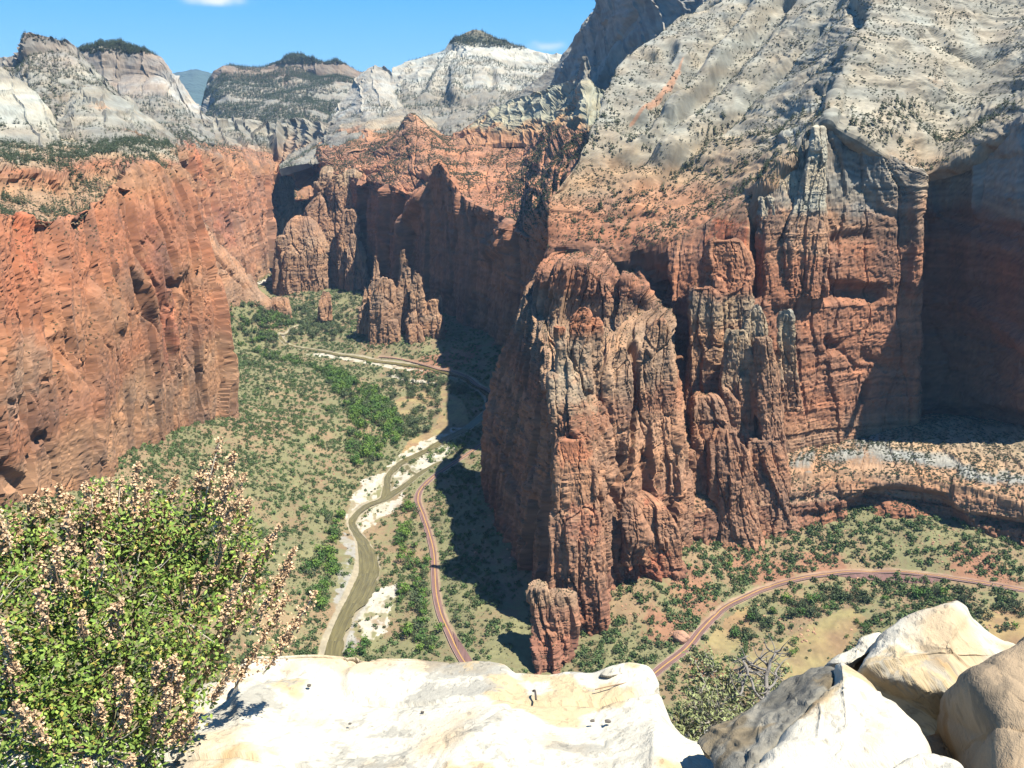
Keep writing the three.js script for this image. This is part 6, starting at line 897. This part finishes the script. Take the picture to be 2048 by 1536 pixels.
  stone('corner_rock', [[385, 1400, 2.5], [400, 1372, 2.58], [440, 1362, 2.62], [475, 1366, 2.62], [480, 1400, 2.54], [455, 1440, 2.42], [400, 1450, 2.38]], [430, 1402, 2.5], 0.03, { tint: nearTint({ rind: 0.2, seed: 61, grey: 0.5 }), around: 80, rings: 30, depth: 0.3, label: 'grey white rock behind the ledge notch beside the shrub', category: 'rock' });
  stone('shrub_rock', [[-80, 1330, 2.2], [20, 1300, 2.3], [60, 1360, 2.2], [180, 1440, 2.1], [330, 1470, 2.1], [400, 1500, 2.02], [420, 1640, 1.8], [200, 1760, 1.6], [-80, 1700, 1.65]], [150, 1540, 1.9], 0.05, { tint: nearTint({ rind: 0.2, seed: 71, grey: 0.35 }), depth: 0.5, label: 'grey rock under the flowering shrub in the lower left corner', category: 'rock' });
  // pebbles and a fallen stick on the ledge
  const on = (px, py) => P(px, py, lerp(1.98, 2.6, clamp((1500 - py) / 195)));
  for (const [px, py, r, label] of [[1185, 1443, 0.006, 'dark pebble on the ledge near its right end'], [1215, 1444, 0.008, 'larger dark pebble on the ledge near its right end'], [808, 1530, 0.009, 'dark pebble at the bottom edge of the ledge'], [618, 1372, 0.006, 'tiny dark pebble at the end of the crack on the ledge'], [845, 1425, 0.005, 'tiny grey pebble in the middle of the ledge'], [700, 1448, 0.004, 'tiny pebble left of the ledge middle']]) {
    const g2 = new THREE.IcosahedronGeometry(r, 2), a = g2.attributes.position; for (let i = 0; i < a.count; i++) { const k = 1 + 0.3 * n3(a.getX(i) / r * 1.3 + px, a.getY(i) / r * 1.3, a.getZ(i) / r * 1.3); a.setXYZ(i, a.getX(i) * k * 1.3, a.getY(i) * k * 0.7, a.getZ(i) * k); } g2.computeVertexNormals();
    const m = mesh('pebble', g2, new THREE.MeshStandardMaterial({ color: new THREE.Color().setRGB(0.085, 0.075, 0.065), roughness: 0.95 }), scene, { label, category: 'pebble' }); const p = on(px, py); m.position.set(p[0], p[1] + r * 0.4, p[2]);
  }
  const tw = (name, pts, r, mat, label) => { const c = new THREE.CatmullRomCurve3(pts.map(q => { const p = on(q[0], q[1]); return new THREE.Vector3(p[0], p[1] + (q[2] ?? 0.006), p[2]); })); return mesh(name, new THREE.TubeGeometry(c, 16, r, 6), mat, scene, { label, category: 'twig' }); };
  const bark = new THREE.MeshStandardMaterial({ color: new THREE.Color().setRGB(0.055, 0.045, 0.04), roughness: 0.95 });
  tw('fallen_twig', [[1066, 1384, 0.004], [1070, 1392, 0.02], [1072, 1402, 0.006]], 0.0035, bark, 'short dark forked twig lying on the ledge');
  tw('fallen_twig', [[1190, 1381, 0.004], [1225, 1374, 0.006], [1256, 1367, 0.004]], 0.002, new THREE.MeshStandardMaterial({ color: new THREE.Color().setRGB(0.2, 0.13, 0.08), roughness: 0.95 }), 'thin straight brown stem lying near the ledge right end');
}

// ---------------------------------------------------------------- shrubs beside the ledge
const plantMat = new THREE.MeshPhysicalMaterial({ vertexColors: true, roughness: 0.75, side: THREE.DoubleSide, transmission: 0.0 });
function soup() { return { p: [], c: [] }; }
function leaf(S, x, y, z, len, wid, r, col, up = 0.4) {
  const a = r() * 6.283, e = (r() - 0.3) * 1.4 + up * 0.5, dx = Math.cos(a) * Math.cos(e), dy = Math.sin(e), dz = Math.sin(a) * Math.cos(e), b = r() * 6.283;
  let sx = dy * Math.cos(b) - dz * Math.sin(b), sy = dz * Math.sin(b + 1) - dx * Math.cos(b), sz = dx * Math.sin(b) - dy * Math.sin(b + 1); const l = Math.hypot(sx, sy, sz) || 1; sx *= wid / l / 2; sy *= wid / l / 2; sz *= wid / l / 2;
  const mx = x + dx * len * 0.5, my = y + dy * len * 0.5, mz = z + dz * len * 0.5, tx = x + dx * len, ty = y + dy * len - len * 0.1, tz = z + dz * len;
  S.p.push(x, y, z, mx + sx, my + sy, mz + sz, tx, ty, tz, x, y, z, tx, ty, tz, mx - sx, my - sy, mz - sz); for (let k = 0; k < 6; k++) S.c.push(...col);
}
function soupMesh(name, S, parent, mat = plantMat, data) { const g = new THREE.BufferGeometry(); g.setAttribute('position', new THREE.Float32BufferAttribute(S.p, 3)); g.setAttribute('color', new THREE.Float32BufferAttribute(S.c, 3)); g.computeVertexNormals(); nTri += S.p.length / 9; return mesh(name, g, mat, parent, data); }
function limb(G, a, b, r0, r1, bend, r) { const m = [0, 1, 2].map(k => (a[k] + b[k]) / 2 + (r() - 0.5) * bend); const c = new THREE.CatmullRomCurve3([a, m, b].map(v => new THREE.Vector3(...v))), t = new THREE.TubeGeometry(c, 7, 1, 5), q = t.attributes.position, n = t.attributes.normal; for (let i = 0; i < q.count; i++) { const k = Math.floor(i / 6) / 7, rad = lerp(r0, r1, k); q.setXYZ(i, q.getX(i) + n.getX(i) * (rad - 1), q.getY(i) + n.getY(i) * (rad - 1), q.getZ(i) + n.getZ(i) * (rad - 1)); } t.deleteAttribute('uv'); G.push(t); return m; }
{
  const r = rng(909), root = new THREE.Group(); root.name = 'flowering_shrub'; root.userData = { label: 'leafy green shrub with dry peach coloured flower plumes in the lower left', category: 'shrub' }; scene.add(root);
  const B = P(190, 1600, 1.92), foot = [B[0], B[1] - 0.05, B[2]]; const stems = [], L = soup(), F = soup(), dry = [];
  const green = () => { const k = 0.55 + 0.8 * r(), y = r(); return y < 0.08 ? [0.24 * k, 0.21 * k, 0.04 * k] : [lerp(0.075, 0.175, y) * k, lerp(0.145, 0.235, y) * k, lerp(0.016, 0.036, y) * k]; };
  const peach = () => { const k = 0.7 + 0.6 * r(), t = r(); return [lerp(0.42, 0.48, t) * k, lerp(0.275, 0.335, t) * k, lerp(0.155, 0.205, t) * k]; };
  const clusters = [[60, 1190, 2.2, .17], [170, 1130, 2.25, .17], [280, 1090, 2.3, .15], [420, 1060, 2.3, .12], [360, 1100, 2.28, .12], [250, 1200, 2.15, .17], [360, 1230, 2.12, .15], [120, 1290, 2.05, .18], [260, 1310, 2.05, .17], [390, 1320, 2.1, .10], [30, 1330, 2.0, .16], [180, 1400, 1.95, .17], [320, 1400, 2.0, .13], [60, 1450, 1.88, .15], [200, 1500, 1.85, .15], [310, 1490, 1.92, .10], [20, 1080, 2.3, .10], [430, 1180, 2.25, .09], [480, 1110, 2.28, .08], [500, 1200, 2.2, .07], [210, 1010, 2.38, .06], [-40, 1250, 2.0, .18], [-30, 1420, 1.85, .18]];
  for (const [px, py, d, R] of clusters) {
    const c = P(px, py, d); limb(stems, foot, [c[0], c[1] - R * 0.3, c[2]], 0.012, 0.004, 0.15, r);
    const n = Math.round(1000 * (R / 0.15) ** 2);
    for (let i = 0; i < n / 9; i++) {                // sprays of leaves along short twigs
      const a = r() * 6.283, e = Math.asin(r() * 1.6 - 0.6 > 1 ? 1 : r() * 1.7 - 0.7), q = R * (0.35 + 0.75 * Math.cbrt(r())), x = c[0] + Math.cos(a) * Math.cos(e) * q, y = c[1] + Math.sin(e) * q, z = c[2] + Math.sin(a) * Math.cos(e) * q;
      if (i % 3 === 0) limb(r() < 0.3 ? dry : stems, [c[0] + (x - c[0]) * 0.3, c[1] + (y - c[1]) * 0.3, c[2] + (z - c[2]) * 0.3], [x, y + 0.015, z], 0.0022, 0.001, 0.02, r);
      for (let k = 0; k < 9; k++) leaf(L, x + (r() - 0.5) * 0.05, y + (r() - 0.5) * 0.045, z + (r() - 0.5) * 0.05, 0.011 + r() * 0.012, 0.006 + r() * 0.006, r, green());
    }
  }
  // plumes: [tip px, tip py, distance, length m]
  const tips = [[440, 880, 2.35, .22], [468, 905, 2.35, .18], [405, 925, 2.36, .18], [490, 950, 2.33, .18], [455, 960, 2.33, .16], [420, 985, 2.33, .14], [350, 955, 2.38, .16], [300, 955, 2.4, .15], [245, 955, 2.4, .15], [190, 965, 2.4, .15], [130, 985, 2.38, .15], [80, 1010, 2.36, .15], [30, 1040, 2.34, .15], [-10, 1060, 2.3, .15], [545, 1065, 2.3, .17], [590, 1098, 2.28, .2], [585, 1130, 2.26, .18], [560, 1050, 2.3, .13], [632, 1185, 2.22, .22], [600, 1240, 2.18, .2], [575, 1195, 2.2, .16], [530, 1275, 2.15, .18], [500, 1000, 2.32, .12], [270, 1000, 2.36, .12], [160, 1030, 2.34, .14], [100, 1070, 2.3, .13], [220, 1045, 2.34, .12], [390, 1010, 2.34, .12], [330, 1020, 2.34, .11], [60, 1110, 2.26, .13], [470, 1250, 2.16, .14], [440, 1290, 2.12, .13], [520, 1160, 2.24, .14], [0, 1140, 2.22, .14]];
  for (let k = 0; k < 46; k++) { const u = k / 45, x = -20 + 520 * u; tips.push([x + (r() - 0.5) * 40, 1085 - 150 * Math.sin(Math.PI * Math.min(1, 0.15 + u)) * (0.5 + 0.5 * r()) + 40 * r(), 2.28 + 0.1 * r(), 0.1 + 0.08 * r()]); }
  for (let k = 0; k < 46; k++) { const c = clusters[Math.floor(r() * clusters.length)]; tips.push([c[0] + (r() - 0.4) * 130, c[1] - 40 + (r() - 0.5) * 150, c[2] - c[3] * 0.8 - 0.02, 0.08 + r() * 0.09]); }
  for (const [px, py, d, len] of tips) {
    const t = P(px, py, d), dir = [t[0] - foot[0], t[1] - foot[1] + 0.3, t[2] - foot[2]], l = Math.hypot(...dir), b = [0, 1, 2].map(k => t[k] - dir[k] / l * len); limb(r() < 0.5 ? dry : stems, b, t, 0.0028, 0.001, 0.03, r);
    const nb = Math.round(len * 330); for (let i = 0; i < nb; i++) {
      const f = 0.12 + 0.88 * r(), w = (1 - f * 0.75) * len * 0.33, a = r() * 6.283, p = [b[0] + (t[0] - b[0]) * f, b[1] + (t[1] - b[1]) * f, b[2] + (t[2] - b[2]) * f], e = [p[0] + Math.cos(a) * w * r(), p[1] + w * 0.5 * (r() - 0.2), p[2] + Math.sin(a) * w * r()];
      for (let k = 0; k < 8; k++) { const g = r(), s = 0.005 + r() * 0.0065; leaf(F, lerp(p[0], e[0], g) + (r() - 0.5) * 0.008, lerp(p[1], e[1], g) + (r() - 0.5) * 0.008, lerp(p[2], e[2], g) + (r() - 0.5) * 0.008, s, s * 0.9, r, peach()); }
    }
    for (let i = 0; i < 7; i++) { const f = r() * 0.5; leaf(L, b[0] + (t[0] - b[0]) * f, b[1] + (t[1] - b[1]) * f, b[2] + (t[2] - b[2]) * f, 0.018 + r() * 0.012, 0.01, r, green()); }
  }
  soupMesh('leaves', L, root, plantMat, { kind: 'stuff' }); soupMesh('flower_plumes', F, root, plantMat, { kind: 'stuff' });
  mesh('stems', mergeGeometries(stems), new THREE.MeshStandardMaterial({ color: new THREE.Color().setRGB(0.20, 0.13, 0.075), roughness: 0.9 }), root); mesh('dry_twigs', mergeGeometries(dry), new THREE.MeshStandardMaterial({ color: new THREE.Color().setRGB(0.36, 0.33, 0.26), roughness: 0.9 }), root, { kind: 'stuff' });
}
{
  const r = rng(313), root = new THREE.Group(); root.name = 'olive_shrub'; root.userData = { label: 'pale olive shrub with thin grey twigs growing behind the ledge', category: 'shrub' }; scene.add(root);
  const B = P(1440, 1540, 2.75), foot = [B[0], B[1], B[2]], stems = [], L = soup();
  for (const [px, py, d, R] of [[1370, 1455, 2.8, .10], [1430, 1440, 2.75, .13], [1490, 1425, 2.85, .10], [1400, 1400, 2.9, .10], [1460, 1380, 2.95, .10], [1420, 1340, 3.0, .08], [1392, 1325, 3.0, .05], [1520, 1390, 2.95, .08], [1345, 1480, 2.7, .07], [1540, 1365, 3.0, .05], [1560, 1350, 3.0, .05], [1470, 1470, 2.7, .10], [1385, 1500, 2.65, .10]]) {
    const c = P(px, py, d); limb(stems, foot, c, 0.008, 0.003, 0.2, r); const n = Math.round(60 * (R / 0.1) ** 2);
    for (let i = 0; i < n; i++) { const a = r() * 6.283, e = r() * 2.4 - 1.0, q = R * (0.3 + 0.8 * r()), x = c[0] + Math.cos(a) * Math.cos(e) * q, y = c[1] + Math.sin(e) * q, z = c[2] + Math.sin(a) * Math.cos(e) * q; limb(stems, [lerp(c[0], x, 0.2), lerp(c[1], y, 0.2) - 0.01, lerp(c[2], z, 0.2)], [x, y, z], 0.0022, 0.001, 0.03, r); for (let k = 0; k < 5; k++) { const m = 0.6 + 0.7 * r(); leaf(L, x + (r() - 0.5) * 0.05, y + (r() - 0.5) * 0.05, z + (r() - 0.5) * 0.05, 0.017 + r() * 0.012, 0.009, r, [0.165 * m, 0.185 * m, 0.075 * m]); } }
  }
  soupMesh('leaves', L, root, plantMat, { kind: 'stuff' }); mesh('stems', mergeGeometries(stems), new THREE.MeshStandardMaterial({ color: new THREE.Color().setRGB(0.24, 0.22, 0.185), roughness: 0.9 }), root);
  // weathered dead branch
  const d = new THREE.Group(); d.name = 'dead_branch'; d.userData = { label: 'bare silvery dead branch with tangled twigs above the grey slab', category: 'branch' }; scene.add(d);
  const T = [], Wt = [], q = (x, y, k = 2.9) => P(x, y, k); const main = [[1525, 1420, 2.75], [1535, 1385, 2.8], [1532, 1350, 2.85], [1540, 1322, 2.88], [1552, 1305, 2.9]];
  for (let i = 1; i < main.length; i++) limb(T, q(...main[i - 1]), q(...main[i]), 0.014 - i * 0.0018, 0.012 - i * 0.0018, 0.01, r);
  const side = [[[1532, 1352, 2.85], [1500, 1336, 2.9], [1478, 1350, 2.9]], [[1533, 1360, 2.84], [1510, 1345, 2.85], [1490, 1332, 2.9], [1470, 1340, 2.95]], [[1533, 1340, 2.85], [1505, 1330, 2.9], [1492, 1318, 2.9]], [[1536, 1378, 2.8], [1552, 1352, 2.85], [1560, 1330, 2.9]], [[1528, 1400, 2.78], [1508, 1380, 2.8], [1496, 1350, 2.85], [1486, 1322, 2.9]], [[1500, 1336, 2.9], [1486, 1365, 2.85], [1480, 1390, 2.8]], [[1550, 1306, 2.9], [1562, 1300, 2.9]], [[1536, 1330, 2.88], [1520, 1318, 2.9]]];
  for (const s of side) { for (let i = 1; i < s.length; i++) limb(T, q(...s[i - 1]), q(...s[i]), 0.006, 0.004, 0.02, r); const e = q(...s.at(-1)); for (let k = 0; k < 9; k++) { const m = q(...s[Math.floor(r() * s.length)]); limb(Wt, m, [m[0] + (r() - 0.5) * 0.13, m[1] + (r() - 0.35) * 0.11, m[2] + (r() - 0.5) * 0.12], 0.0026, 0.0008, 0.03, r); } }
  const silver = new THREE.MeshStandardMaterial({ color: new THREE.Color().setRGB(0.17, 0.155, 0.14), roughness: 0.9 }); mesh('limbs', mergeGeometries(T), silver, d); mesh('twigs', mergeGeometries(Wt), silver, d, { kind: 'stuff' });
  stone('lower_ledge', [[1300, 1500, 2.7], [1380, 1470, 3.1], [1500, 1430, 3.2], [1600, 1400, 3.1], [1640, 1420, 2.8], [1500, 1560, 2.4], [1350, 1600, 2.3]], [1450, 1520, 2.75], 0.03, { tint: nearTint({ rind: 0.3, seed: 81, grey: 0.6 }), depth: 0.5, label: 'lower grey ledge the olive shrub grows from', category: 'rock', around: 80, rings: 30 });
}
renderer.render(scene, camera);
